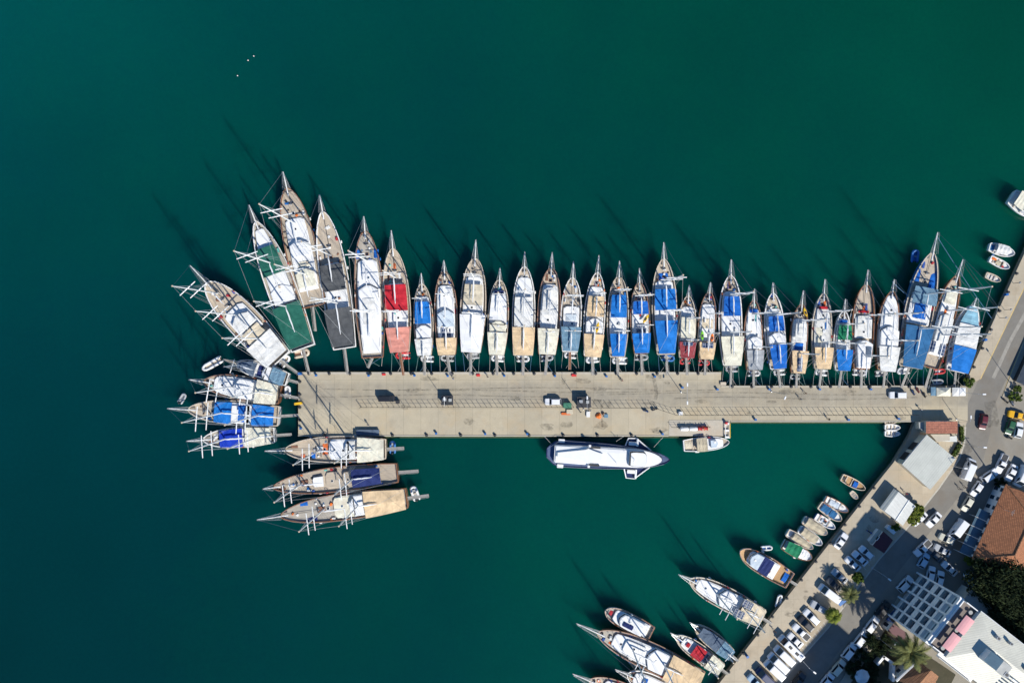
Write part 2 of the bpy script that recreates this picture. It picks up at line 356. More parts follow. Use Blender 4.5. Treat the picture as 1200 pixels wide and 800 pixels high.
def bowsprit(h, root, tipx, m='spar_white', net=True):
    x1 = h.L / 2; zb = h.zg(1) + .1; zt = zb + .35; L = tipx - x1
    b = MB(); b.tube((x1 - 2.2, 0, zb), (tipx, 0, zt), .17, m, .1, 8); ob = b.build('bowsprit', root, True)
    if L < 1.2: return zt
    pl = MB()
    pl.box((x1 - .6 + L * .28, 0, zb + .13), (L * .72, .32, .05), 'rail_pale'); pl.build('walkway', ob)
    w = h.hw(.97) * .6 + .25
    if net:
        n = MB(); q = [(x1 - .35, -w * .85, zb - .1), (x1 - .35, w * .85, zb - .1), (tipx - .2, .05, zt), (tipx - .2, -.05, zt)]
        n.add(q, [[0, 3, 2, 1]], 'bow_net'); n.build('safety_net', ob)
    g = MB()
    for sg in (1, -1):
        g.tube((x1 - .5, sg * w, zb + .2), (tipx, sg * .05, zt + .1), .03, 'wire', n=4); g.tube((x1 - .5, sg * w, zb + .85), (tipx - .2, sg * .05, zt + .85), .025, 'steel', n=4)
        for f in (.15, .5, .85): g.tube((x1 - .5 + (L + .5) * f, sg * w * (1 - f), zb + .15), (x1 - .5 + (L + .5) * f, sg * w * (1 - f), zb + .85), .022, 'steel', n=4)
    g.build('pulpit', ob); return zt
def railing(h, root, t0=.02, t1=.97):
    r = MB(); n = 14; T = [t0 + (t1 - t0) * i / n for i in range(n + 1)]
    for sg in (1, -1):
        P = [(h.x(t), sg * (h.hw(t) - .06), h.zg(t) + .55) for t in T]; r.path(P, .022, 'steel', 4)
        for p, t in zip(P, T): r.tube((p[0], p[1], h.zg(t)), p, .02, 'steel', n=4)
    r.build('guard_rail', root)
def foredeck(h, root, t0=.8, rough=True):
    """windlass, deck hatch, coiled rope, vents in front of the cabin"""
    w = MB(); x = h.x(min(.95, t0 + .1)); z = h.zd(min(.95, t0 + .1)) + .02
    w.rbox((x, 0, z), (.7, .5, .35), 'steel'); w.tube((x, -.55, z + .35), (x, .55, z + .35), .16, 'dark', n=8); w.build('windlass', root)
    c = MB(); c.tube((x + .3, 0, z + .3), (h.L / 2 - .4, 0, h.zg(1) - .2), .05, 'dark', n=5); c.build('anchor_chain', root)
    hb = MB(); x = h.x(t0 + .02); hb.rbox((x, 0, h.zd(t0 + .02)), (.8, .8, .22), random.choice(['rail_white', 'rail_pale', 'varnish'])); hb.rbox((x, 0, h.zd(t0 + .02) + .22), (.6, .6, .03), 'glass'); hb.build('deck_hatch', root)
    for i in range(2):
        r = MB(); t = t0 + ru(-.02, .06); y = ru(.35, .6) * h.hw(t) * (1 if i else -1); z = h.zd(t) + .05; rr = ru(.25, .38)
        P = [(h.x(t) + (rr - .012 * k) * math.cos(k * .6), y + (rr - .012 * k) * math.sin(k * .6), z + .004 * k) for k in range(26)]
        r.path(P, .045, random.choice(['rope_white', 'rope_blue', 'dark']), 4); r.build('rope_coil', root)
def clutter(h, root, n, t0=.08, t1=.8):
    for i in range(n):
        t = ru(t0, t1); sg = random.choice((1, -1)); y = sg * (h.hw(t) - ru(.45, .8)); b = MB(); z = h.zd(t) + .03; q = rnd()
        if q < .4: b.rbox((h.x(t), y, z), (ru(.5, 1.3), ru(.35, .5), ru(.25, .5)), random.choice(CUSH), ru(-.1, .1)); nm = 'deck_box'
        elif q < .7: b.path([(h.x(t) + .33 * math.cos(a * .5236), sg * (h.hw(t) - .1), h.zg(t) + .45 + .33 * math.sin(a * .5236)) for a in range(13)], .07, random.choice(['plastic_orange', 'cushion_white', 'plastic_red']), 5); nm = 'lifebuoy'
        else: b.path([(h.x(t) + d, sg * (h.hw(t) + .2), h.zg(t) - .55) for d in (-.4, -.3, 0, .3, .4)], [.05, .17, .19, .17, .05], random.choice(['cushion_white', 'plastic_blue', 'dark', 'cushion_white']), 7); nm = 'fender'
        b.build(nm, root)
def sunbeds(h, root, t, n, m, y0=0.0):
    for i in range(n):
        b = MB(); y = y0 + (i - (n - 1) / 2) * .85; b.rbox((h.x(t), y, h.zd(t) + .1 if h.bul else 1), (1.9, .68, .12), m); b.rbox((h.x(t) - .75, y, h.zd(t) + .22), (.4, .6, .09), m); b.build('sun_mattress', root)
def gangway(root, p, q, m='plank_grey', w=.62):
    b = MB(); p, q = Vector(p), Vector(q); d = (q - p); n = Vector((-d.y, d.x, 0)).normalized() * w / 2
    b.loft([[p - n, p + n, p + n - Vector((0, 0, .1)), p - n - Vector((0, 0, .1))], [q - n, q + n, q + n - Vector((0, 0, .1)), q - n - Vector((0, 0, .1))]], m); ob = b.build('gangway', root)
    r = MB()
    for sg in (1, -1):
        for f in (.05, .35, .65, .95): r.tube(p + d * f + n * sg, p + d * f + n * sg + Vector((0, 0, .9)), .02, 'steel', n=4)
        r.tube(p + n * sg + Vector((0, 0, .9)), q + n * sg + Vector((0, 0, .9)), .022, 'rope_white', n=4)
    r.build('hand_rail', ob)
def line(root, p, q, m='rope_white', sag=.35, r=.035):
    p, q = Vector(p), Vector(q); b = MB(); b.path([p.lerp(q, i / 7) - Vector((0, 0, sag * 4 * (i / 7) * (1 - i / 7))) for i in range(8)], r, m, 4); b.build('mooring_line', root)
NDING = 'tenders and dinghies beside the boats'
def dinghy(label, c, z, rz, L=3.2, kind='white', motor=True, group=NDING, name='dinghy', Wd=None, fl='grey'):
    """inflatable tender: U-shaped tube, floor, bench, outboard"""
    p = W(c[0], c[1], z + .4); root = thing(name, label, 'dinghy', (p.x, p.y, z), rz, group); B = Wd or L * .5; r = B * .17
    b = MB(); P = []
    for i in range(25):
        a = i / 24; 
        if a < .38: P.append((-L / 2 + (L * .74) * a / .38, -(B / 2 - r), r + .02 + .1 * (a / .38) ** 2))
        elif a > .62: P.append((-L / 2 + (L * .74) * (1 - a) / .38, (B / 2 - r), r + .02 + .1 * ((1 - a) / .38) ** 2))
        else:
            q = (a - .38) / .24 * math.pi - math.pi / 2; P.append((-L / 2 + L * .74 + (L * .26 - r) * math.cos(q), (B / 2 - r) * math.sin(q), r + .12 + .18 * math.cos(q)))
    b.path(P, [r * .35] + [r] * 23 + [r * .35], kind if kind in ('rail_pale',) else 'rubber_' + kind, 8); b.build('tube', root, True)
    f = MB(); f.prism([(-L / 2 + .2, -B / 2 + r), (L * .2, -B / 2 + r), (L / 2 - r * 1.4, 0), (L * .2, B / 2 - r), (-L / 2 + .2, B / 2 - r)], r * .5, r * .8, fl); f.build('floor', root)
    s = MB(); s.rbox((-.1, 0, r * 1.3), (.3, B - r, .12), random.choice(['rail_pale', 'white', 'grey'])); s.build('bench', root)
    t = MB(); t.box((-L / 2 + .25, 0, r * .3), (.08, B - 2 * r, r * 1.8), 'dark'); t.build('transom', root)
    if motor:
        o = MB(); o.rbox((-L / 2 + .02, 0, r * 1.6), (.42, .3, .42), 'dark'); o.tube((-L / 2, 0, r * 1.6), (-L / 2 - .08, 0, .0), .07, 'dark'); o.build('outboard_motor', root, False)
    return root
def kayak(label, c, z, rz, L, m):
    p = W(c[0], c[1], z); root = thing('kayak', label, 'kayak', (p.x, p.y, z), rz); b = MB(); R = []
    for i in range(9):
        u = i / 8 * 2 - 1; w = .38 * (1 - abs(u) ** 2.4) + .03; x = u * L / 2; R.append([(x, w * math.cos(a), .17 + (.15 if math.sin(a) > 0 else .17) * math.sin(a) + .1 * u ** 4) for a in [k * math.pi / 4 for k in range(8)]])
    b.loft(R, m); b.build('hull', root, True); s = MB(); s.rbox((-.1, 0, .31), (.75, .42, .05), 'dark'); s.build('seat', root); return root
GUL = 'gulets moored along the pier'
BOATS = {}
def gulet(label, stern, bow, beam, tip, feats, masts=(), hull='hull_white', rim=None, deck=None, zoom=None, sw=.72, zm=None, gang=None, gm='plank_grey', lines=None, pw=2.7, ex=.62, bul=.55,
          sprit='spar_white', group=GUL, name='gulet', cat='sailing boat', gear=8, rise=.045, lcol=None, boom=True, wale=None, railings=True, fore=True, spar='spar_white', rigs=True, tmax=.42, railw=.2):
    deck = deck or random.choice(['teak', 'teak', 'teak_pale', 'teak_grey']); sw += ru(-.05, .04); pw += ru(-.25, .25); ex += ru(-.05, .06)
    rim = rim or ('rail_pale' if hull in ('hull_white', 'hull_tan', 'hull_blue') else 'varnish')
    A, Bv = W(*stern, 2), W(*bow, 2); A.z = Bv.z = 0; L = (Bv - A).length; B = beam * S * .99; rz = math.atan2(Bv.y - A.y, Bv.x - A.x)
    if zm is None: zm = .9 + L * .035
    c = (A + Bv) / 2; root = thing(name, label, cat, (c.x, c.y, 0), rz, group); h = Hull(L, B, zm, sw, rise, bul, pw, ex, tmax); h.build(root, hull, rim, deck, railw, wale)
    inv = Matrix.Translation((c.x, c.y, 0)) @ Matrix.Rotation(rz, 4, 'Z'); inv = inv.inverted(); h.inv = inv; h.root = root; h.rz = rz
    den = (bow[0] - stern[0]) ** 2 + (bow[1] - stern[1]) ** 2
    def T(v):
        if isinstance(v, tuple):
            q = (zoom[0] + v[0] / zoom[2], zoom[1] + v[1] / zoom[2]) if zoom else v
        elif zoom is None: return v
        else: q = (None, zoom[1] + v / zoom[2])
        if q[0] is None: return (stern[1] - q[1]) / (stern[1] - bow[1])
        return ((q[0] - stern[0]) * (bow[0] - stern[0]) + (q[1] - stern[1]) * (bow[1] - stern[1])) / den
    top = .8
    for f in feats:
        k = f[0]; t0, t1 = T(f[1]), T(f[2]) if f[2] is not None else None
        if t1 is not None and t1 < t0: t0, t1 = t1, t0
        o = f[5] if len(f) > 5 else {}
        if t1 is not None and k in 'CAP': top = min(max(t1, 0), .9) if (t1 > top or top == .8) else top
        if k == 'C': cabin(h, root, max(.02, t0), min(t1, .93), f[3], f[4], **o)
        elif k == 'P': wheelhouse(h, root, t0, t1, f[3], f[4], **o)
        elif k == 'A': awning(h, root, max(-.02, t0), t1, f[3], f[4], **o)
        elif k == 'S': solar_panels(h, root, t0, f[2 + 1], h.zd(t0) + f[4], **o)
        elif k == 'B': sunbeds(h, root, t0, f[3], f[4], **o)
        elif k == 'F':   # flat cloth or pad lying on the deck or a roof
            b = MB(); z = h.zd((t0 + t1) / 2) + o.get('z', .1); y0 = o.get('y', 0); w = f[3] * h.hw((t0 + t1) / 2); sg = [ru(-.04, .04) for _ in range(30)]
            b.sheet(lambda u, v: (h.x(t0) + (h.x(t1) - h.x(t0)) * u, y0 + w * (2 * v - 1) * (1 + .04 * math.sin(9 * u)), z + .12 * math.sin(math.pi * v) ** .5 + sg[int(u * 8) * 3 + int(v * 2)]), 8, 4, f[4], .08); b.build(o.get('name', 'folded_cover'), root)
    tx = None
    if tip:
        tp = inv @ W(tip[0], tip[1], zm + 1.2); tx = tp.x; tz = bowsprit(h, root, tx, sprit)
    ms = []
    for m in masts:
        t = T(m[0]); bl = (m[3] if len(m) > 3 else min(.26 * L, 7)) if boom else None
        ms.append(mast(h, root, t, m[1], m[2], bl, spar, nsp=2 if m[1] > 15 else 1))
    if ms and rigs: rigging(h, root, ms, tx if tx else L / 2 - .2, tz if tip else h.zg(1) + .2)
    if railings: railing(h, root)
    if fore: foredeck(h, root, min(.86, top + .03))
    clutter(h, root, gear)
    if fore and L > 14:   # loose things on the foredeck between cabin and windlass
        tf = min(.86, top + .03)
        for k in range(4 if L < 24 else 7):
            g = MB(); t = ru(max(.45, tf - (.02 if L < 24 else .1)), .93); y = ru(-.6, .6) * h.hw(t); z = h.zd(t) + .03; q = rnd()
            if q < .35: g.rbox((h.x(t), y, z), (ru(.4, 1.0), ru(.35, .7), ru(.2, .5)), random.choice(CUSH + ['rail_white', 'grey', 'varnish']), ru(0, 1.5)); nm = 'deck_box'
            elif q < .6: g.lathe((h.x(t), y, z), [(ru(.18, .36), 0), (.3, .25), (.12, .4)], random.choice(['dark', 'steel', 'plastic_blue', 'cushion_turq', 'rail_white']), 9); nm = 'deck_vent'
            elif q < .8: g.rbox((h.x(t), y, z), (1.7, .6, .13), random.choice(['cushion_white', 'cushion_blue', 'cushion_brown', 'orangecloth'])); nm = 'sun_mattress'
            else: g.path([(h.x(t) + (.32 - .012 * i) * math.cos(i * .6), y + (.32 - .012 * i) * math.sin(i * .6), z + .004 * i) for i in range(24)], .05, random.choice(['dark', 'rope_blue', 'cushion_brown']), 4); nm = 'rope_coil'
            g.build(nm, root)
    if gang:
        p = inv @ W(gang[0][0], gang[0][1], 2); q = inv @ W(gang[1][0], gang[1][1], G); gangway(root, (p.x, p.y, h.zg(0) + .02), (q.x, q.y, G + .15), gm)
    if lines:
        for i, (pp, sd) in enumerate(lines):
            q = inv @ W(pp[0], pp[1], G); line(root, (-L / 2 + .15, sd * h.hw(0) * .9, h.zg(0) + .1), (q.x, q.y, G + .05), lcol or random.choice(['rope_white', 'rope_green', 'rope_blue', 'rope_white']), .3)
    BOATS[label] = h
    return h
# ------------------------------------------------------------------ the fleet (pixel readings of the photograph turned into metres by W)
PY, PY2 = 437.5, 452.5       # pier edges
def row(label, zoom, stern, bow, tip, beam, feats, masts, gx=None, gy=None, ding=None, nick='', gm='plank_grey', **k):
    """one boat of the line moored stern-to along the north side of the pier"""
    py = gy if gy else (PY if stern[0] < 845 else PY2)
    gx = gx if gx is not None else stern[0] + ru(-1, 1)
    k.setdefault('lines', [((stern[0] - ru(7, 11), py), 1), ((stern[0] + ru(7, 11), py), -1), ((stern[0] + ru(4, 9), py), 1), ((stern[0] - ru(3, 8), py), -1)])
    h = gulet(label, stern, bow, beam, tip, feats, masts, zoom=zoom, gang=((stern[0], stern[1]), (gx, py + 2)), gm=gm, **k)
    if ding:
        dx, kind, ln = ding
        dinghy(f'{COLN[kind]} dinghy lying crosswise at the stern of {nick}', (stern[0] + dx, stern[1] + 4.3), .45, random.choice((0, math.pi)) + ru(-.12, .12), ln, kind, fl=random.choice(['grey', 'white', 'darkgrey']))
    return h
COLN = dict(white='white', grey='grey', red='red', blue='blue')
Z2, Z3, Z4, Z5, Z6 = (400, 240, 4), (580, 280, 5), (720, 280, 4.706), (860, 290, 5), (1010, 260, 4)
# --- the fan of large gulets round the pier head
gulet('three-masted white gulet with bare teak foredeck and cream awning astern', (328, 422), (243.6, 331), 39, (221.5, 313),
      [('C', .36, .66, .72, 'white'), ('P', .42, .58, .66, 'offwhite'), ('A', .02, .27, .98, 'offwhite', dict(ridge=.2)), ('F', .28, .40, .62, 'sand', dict(z=2.0, name='sun_cover'))],
      [(.86, 27, 2.7, 4), (.58, 27, 2.7, 5), (.28, 26, 2.7, 4)], rim='rail_white', gang=((328, 422), (351, 438)), sw=.78, gear=14)
gulet('white gulet with two large dark green awnings', (356, 408), (302, 260), 35, (295.6, 240),
      [('C', .36, .93, .66, 'white'), ('A', .58, .79, .78, 'green'), ('A', .02, .34, .97, 'green', dict(ridge=.34)), ('P', .36, .5, .72, 'white')],
      [(.67, 28, 2.9, 7), (.33, 27, 2.7, 7)], rim='rail_white', gang=((356, 408), (363, 439)), sw=.8, gear=12)
gulet('large brown-hulled gulet with long white deckhouse and no awnings', (367, 359), (338, 221), 37, (332, 202),
      [('C', .14, .74, .66, 'white', dict(hatches=4)), ('P', .16, .32, .62, 'cream'), ('P', .42, .56, .6, 'white'), ('F', .33, .38, .4, 'cream', dict(z=1.1, name='sun_cover'))],
      [(.7, 29, 2.9, 6), (.27, 27, 2.7, 6)], hull='hull_brown', gang=((367, 359), (370, 388)), sw=.74, gear=18, group=GUL)
gulet('gulet with charcoal grey awnings either side of a white deckhouse', (404.5, 408), (380, 248.5), 33, (375, 229),
      [('C', .28, .62, .74, 'white'), ('A', .42, .61, .8, 'darkgrey'), ('A', .02, .29, .97, 'darkgrey', dict(ridge=.3))],
      [(.68, 28, 2.7, 7), (.33, 28, 2.7, 8)], rim='rail_white', gang=((404.5, 408), (408, 439)), sw=.8, gear=12)
dinghy('small varnished dinghy under the stern of the green-awning gulet', (354, 414), .15, .2, 4.2, 'rail_pale', False, fl='cushion_brown')
dinghy('small white dinghy under the stern of the three-masted gulet', (334, 423), .15, .9, 3.6, 'white', False, fl='rail_pale')
row('white ketch with arched white wheelhouse and blue covers at its bow', Z2, (437, 419), (429, 271), (425, 254), 34,
    [('C', 690, 262, .74, 'white', dict(hatches=3)), ('P', 620, 375, .68, 'white'), ('F', 560, 440, .42, 'offwhite', dict(z=2.15, name='sun_cover')), ('F', 252, 210, .22, 'blue', dict(y=2.35)), ('F', 252, 210, .22, 'blue', dict(y=-2.35))],
    [(265, 24, 2.6), (505, 22, 2.5)], gx=431.5, gy=429, hull='hull_brown', nick='the arched-wheelhouse ketch', gear=12, name='ketch')
row('gulet with bright red awning amidships and pink awning astern', Z2, (469, 412), (461, 291), (459.5, 270), 31,
    [('C', 590, 370, .74, 'white'), ('A', 498, 376, .84, 'red', dict(ridge=.3)), ('A', 690, 575, .98, 'pink', dict(ridge=.25))],
    [(340, 20, 2.6), (505, 19, 2.4)], gx=473, ding=(3, 'red', 3.9), nick='the red-awning gulet', hull='hull_tan', gm='varnish')
row('small white gulet with one blue awning and a pale stern roof', Z2, (497.5, 416), (494.5, 332), (493, 320), 23,
    [('C', 600, 430, .76, 'white'), ('A', 557, 455, .8, 'brightblue'), ('P', 625, 562, .78, 'white'), ('A', 705, 628, .96, 'offwhite', dict(ridge=.12))],
    [(445, 15, 1.7), (632, 13, 1.6)], ding=(3, 'white', 3.4), nick='the small blue-awning gulet', gear=6)
row('brown gulet with pale blue wheelhouse roof, blue skylights and tan stern awning', Z2, (524, 415), (521, 317.5), (519.5, 305), 27,
    [('C', 620, 380, .74, 'white', dict(hatches=3)), ('P', 572, 490, .72, 'paleblue'), ('S', 600, None, 2, 1.05, {}), ('A', 703, 624, .97, 'tan', dict(ridge=.15))],
    [(425, 15, 1.8), (575, 14, 1.7)], gx=528, ding=(0, 'grey', 3.6), nick='the skylight gulet', hull='hull_brown')
row('large white gulet with cream forward awning and long white stern awning', Z2, (552, 412.5), (557, 302.5), (557, 281), 30,
    [('C', 515, 338, .76, 'white', dict(hatches=3)), ('A', 470, 375, .76, 'beige', dict(ridge=.25)), ('A', 690, 515, .99, 'white', dict(ridge=.3))],
    [(345, 19, 2.3), (513, 19, 2.3)], ding=(2, 'grey', 3.4), nick='the long white-awning gulet')
row('gulet with dark blue cushion strip ahead of white and cream awnings', Z2, (582, 415.5), (585.5, 327.5), (585.5, 314), 24.5,
    [('C', 600, 402, .78, 'white', dict(hatches=1)), ('F', 418, 403, .58, 'navy', dict(z=.9, name='sun_mattress')), ('A', 540, 424, .82, 'white', dict(ridge=.2)), ('P', 596, 542, .8, 'cream'), ('A', 702, 598, .98, 'cream', dict(ridge=.2))],
    [(425, 14, 1.6), (600, 12, 1.5)], ding=(1, 'white', 3.5), nick='the navy-cushion gulet')
row('white-hulled gulet with ivory middle awning and sand-coloured stern awning', Z3, (613, 416), (614.6, 312), (614.6, 295), 27,
    [('C', 515, 228, .8, 'white', dict(hatches=1)), ('A', 510, 343, .82, 'offwhite', dict(ridge=.28)), ('A', 680, 517, .99, 'tan', dict(ridge=.32))],
    [(320, 18, 2.3), (515, 18, 1.6)], rim='rail_white', ding=(0, 'white', 3.4), nick='the ivory and sand gulet', sw=.8)
row('brown-hulled gulet with pale deckhouse roof and cream stern awning', Z3, (641, 415), (646, 314), (646, 295.6), 27,
    [('C', 522, 268, .72, 'white', dict(hatches=3)), ('A', 445, 300, .62, 'offwhite', dict(ridge=.3)), ('A', 675, 525, .95, 'cream', dict(ridge=.25))],
    [(305, 18, 1.4), (545, 16, 1.4)], gx=639, hull='hull_brown', ding=(0, 'grey', 3.4), nick='the brown cream-awning gulet')
row('slim white gulet with grey-blue patched stern awning', Z3, (668, 412), (671, 325), (671, 306), 24.5,
    [('C', 512, 395, .74, 'white', dict(hatches=4)), ('A', 655, 515, .97, 'greyblue', dict(ridge=.16)), ('F', 480, 440, .5, 'paleblue', dict(z=1.0, name='sun_mattress'))],
    [(343, 17, 2.3), (540, 15, 2.1)], rim='rail_white', gy=431, ding=(0, 'white', 3.3), nick='the grey-blue awning gulet', gm='varnish')
row('white gulet with two apricot awnings and a yellow kayak on its wheelhouse', Z3, (694, 417), (700, 319), (700, 299), 25,
    [('C', 555, 282, .78, 'white', dict(hatches=1)), ('A', 455, 337, .8, 'tan', dict(ridge=.34)), ('P', 555, 462, .8, 'white'), ('A', 690, 558, .98, 'tan', dict(ridge=.38)), ('F', 280, 256, .34, 'orangecloth', {})],
    [(330, 17, 1.5), (520, 15, 1.5)], rim='rail_white', ding=(0, 'white', 3.6), nick='the apricot-awning gulet')
kayak('yellow kayak on the white wheelhouse of the apricot-awning gulet', (700, 384), 3.9, 1.4, 3.0, 'plastic_yellow')
row('brown gulet with two vivid blue awnings either side of a white roof', Z3, (723.6, 418), (725, 324), (725, 305.6), 25.5,
    [('C', 560, 330, .74, 'white', dict(hatches=2)), ('A', 460, 330, .74, 'brightblue', dict(ridge=.34)), ('A', 686, 556, .8, 'brightblue', dict(ridge=.38))],
    [(310, 17, 1.9), (540, 16, 1.8)], hull='hull_tan', ding=(2, 'white', 4.0), nick='the vivid blue-awning gulet')
row('small gulet with mid-blue stern awning, skylight strip and yellow kayak', Z4, (751.5, 414), (749, 330), (748.7, 314), 23,
    [('C', 520, 338, .8, 'white', dict(hatches=0)), ('A', 415, 345, .8, 'blue', dict(ridge=.2)), ('S', 503, None, 3, 1.1, dict()), ('A', 628, 520, .98, 'brightblue', dict(ridge=.2)), ('F', 335, 318, .5, 'navy', {})],
    [(320, 16, 2.2), (478, 15, 2.0)], gx=752.5, hull='hull_brown', ding=(0, 'grey', 3.6), nick='the yellow-kayak gulet')
kayak('yellow kayak on the roof ahead of the mid-blue stern awning', (756.6, 373.5), 2.75, 1.0, 2.6, 'plastic_yellow')
row('tall gulet with long cobalt awnings and blue furled sail at the bow', Z4, (780.5, 415), (777, 303), (776, 284), 29.5,
    [('C', 450, 232, .78, 'white', dict(hatches=1)), ('A', 392, 278, .84, 'brightblue', dict(ridge=.25)), ('A', 630, 450, .9, 'brightblue', dict(ridge=.42)), ('F', 225, 188, .5, 'blue', dict(name='furled_sail'))],
    [(240, 23, 2.7), (402, 21, 2.5)], gx=782, ding=(2, 'blue', 3.6), nick='the tall cobalt-awning gulet')
row('small gulet with dark red stern awning and cream roof', Z4, (804.4, 419), (806.5, 346), (806, 334), 21,
    [('C', 560, 375, .8, 'white', dict(hatches=1)), ('A', 545, 432, .8, 'cream', dict(ridge=.18)), ('A', 655, 568, .97, 'darkred', dict(ridge=.15)), ('S', 578, None, 1, 2.5, dict(d=(.9, 2.4)))],
    [(440, 14, 1.6), (556, 13, 1.6)], ding=(-2, 'red', 3.0), nick='the dark red awning gulet', gear=5)
row('small brown gulet carrying a lime and an orange kayak', Z4, (827, 420.7), (831, 341.6), (831, 330.6), 21,
    [('C', 562, 360, .8, 'white', dict(hatches=1)), ('F', 492, 440, .62, 'sand', dict(z=.95, name='sun_cover')), ('A', 662, 570, .96, 'tan', dict(ridge=.12)), ('S', 587, None, 1, 2.45, dict(d=(1.3, 2.8)))],
    [(415, 14, 1.6), (520, 13, 1.5)], gx=826, hull='hull_brown', ding=(-2, 'red', 3.0), nick='the two-kayak gulet', gear=6)
kayak('lime green kayak on the roof of the small brown gulet', (822.8, 393), 2.7, 1.57, 2.5, 'plastic_green')
kayak('orange kayak on the roof of the small brown gulet', (834.3, 395.5), 2.7, 1.5, 2.6, 'plastic_orange')
row('white gulet with one blue awning and a broad plain cream stern awning', Z4, (857, 427.7), (855.4, 322.5), (855.4, 304), 27.5,
    [('C', 535, 292, .76, 'white', dict(hatches=2)), ('A', 425, 318, .74, 'blue', dict(ridge=.22)), ('A', 697, 537, 1.0, 'cream', dict(ridge=.14))],
    [(315, 20, 2.4), (515, 18, 2.2)], gx=856, rim='rail_white', ding=(0, 'grey', 3.4), nick='the broad cream-awning gulet')
row('small gulet with orange-rimmed bow, white roofs and grey stern awning', Z5, (883.6, 433), (883, 351), (883.6, 338), 22,
    [('C', 595, 362, .8, 'white', dict(hatches=2)), ('F', 382, 362, .6, 'blue', dict(z=.9, name='sun_mattress')), ('P', 592, 520, .78, 'white'), ('A', 715, 600, .96, 'grey', dict(ridge=.14))],
    [(390, 20, 1.8), (580, 15, 1.6)], hull='hull_wood', rim='varnish', ding=(0, 'white', 3.2), nick='the grey-awning gulet', gear=6)
row('white gulet with two ultramarine awnings and pale foredeck', Z5, (912, 432), (905, 343), (904.4, 331), 24,
    [('C', 570, 360, .8, 'white', dict(hatches=1)), ('A', 490, 402, .76, 'blue', dict(ridge=.22)), ('P', 568, 495, .82, 'white'), ('A', 708, 568, .86, 'blue', dict(ridge=.25)), ('F', 292, 270, .5, 'blue', {})],
    [(395, 19, 2.0), (562, 14, 1.6)], gx=914.5, rim='rail_white', deck='teak_pale', ding=(1, 'white', 3.2), nick='the ultramarine-awning gulet')
row('small brown gulet with solar panel on its tan stern roof', Z5, (934.4, 437), (939, 356), (941.6, 340), 20.5,
    [('C', 605, 418, .8, 'white', dict(hatches=0)), ('A', 550, 445, .66, 'offwhite', dict(ridge=.15)), ('F', 600, 560, .5, 'blue', dict(z=1.0, name='sun_mattress')), ('A', 735, 605, .97, 'tan', dict(ridge=.1)), ('S', 685, None, 2, 2.3, dict(d=(1.7, 1.3)))],
    [(430, 17, 1.8), (620, 15, 1.5)], gx=933, hull='hull_brown', ding=(-3, 'grey', 2.8), nick='the solar-roof gulet', gear=6)
kayak('yellow and black kayak on the foredeck rail of the solar-roof gulet', (943.6, 366), 2.3, 1.9, 2.5, 'plastic_yellow')
row('gulet with red strip, ivory deckhouse and plain tan stern awning', Z5, (963, 432), (964.6, 343), (966.6, 327), 23.5,
    [('C', 585, 355, .78, 'offwhite', dict(hatches=3)), ('F', 362, 346, .56, 'red', dict(z=.9)), ('F', 560, 470, .4, 'cream', dict(z=.95, name='sun_cover', y=.8)), ('A', 710, 585, .99, 'tan', dict(ridge=.14))],
    [(380, 18, 2.0), (555, 15, 1.6)], gx=960, ding=(-1, 'white', 3.4), nick='the red-strip gulet')
row('small white gulet with green awning forward and blue awning astern', Z5, (987, 434), (989, 364), (991, 350), 20,
    [('C', 598, 418, .8, 'white', dict(hatches=0)), ('F', 442, 424, .6, 'blue', dict(z=.9)), ('A', 540, 455, .84, 'emerald', dict(ridge=.18)), ('A', 720, 598, .98, 'brightblue', dict(ridge=.16))],
    [(560, 14, 1.6), (450, 13, 1.5)], gx=983, rim='rail_white', nick='the green and blue gulet', gear=5)
row('broad brown gulet with bare teak foredeck, white wheelhouse and ivory pads', Z5, (1010, 432), (1014, 333), (1017.6, 316), 26,
    [('C', 530, 400, .74, 'offwhite', dict(hatches=2)), ('P', 705, 540, .72, 'white'), ('F', 382, 370, .5, 'red', dict(z=.4)), ('F', 640, 580, .28, 'slate', dict(z=2.15, y=-.9, name='sun_cover'))],
    [(400, 17, 1.9), (630, 15, 1.6)], gx=1009, hull='hull_brown', ding=(-3, 'white', 3.6), nick='the teak-foredeck gulet', gear=10)
row('brown-rimmed gulet with white roofs from bow to stern', Z6, (1037.5, 433), (1044.5, 340.5), (1045, 327), 26,
    [('C', 590, 345, .8, 'white', dict(hatches=2)), ('P', 592, 488, .82, 'white'), ('A', 700, 584, .97, 'offwhite', dict(ridge=.12))],
    [(435, 17, 1.9), (555, 16, 1.8)], gx=1035, hull='hull_brown', ding=(-5, 'grey', 3.2), nick='the all-white-roof gulet')
row('large gulet with steel blue stern awning, grey forward awning and blue bow covers', Z6, (1065, 430), (1090, 296), (1097.5, 272.5), 34,
    [('C', (270, 480), (300, 330), .74, 'white', dict(hatches=3)), ('A', (268, 385), (300, 312), .86, 'greyblue', dict(ridge=.1)), ('F', (275, 455), (295, 388), .42, 'blue', dict(z=1.05, name='sun_mattress')),
     ('A', (222, 682), (262, 492), .97, 'steelblue', dict(ridge=.22)), ('F', (300, 310), (322, 225), .26, 'blue', dict(y=-1.9)), ('F', (290, 285), (305, 225), .2, 'blue', dict(y=2.1))],
    [((285, 340), 29, 2.7, 6), ((255, 500), 28, 2.7, 7)], gx=1056, ding=(-7, 'white', 3.6), nick='the steel blue awning gulet', hull='hull_blue', gear=12)
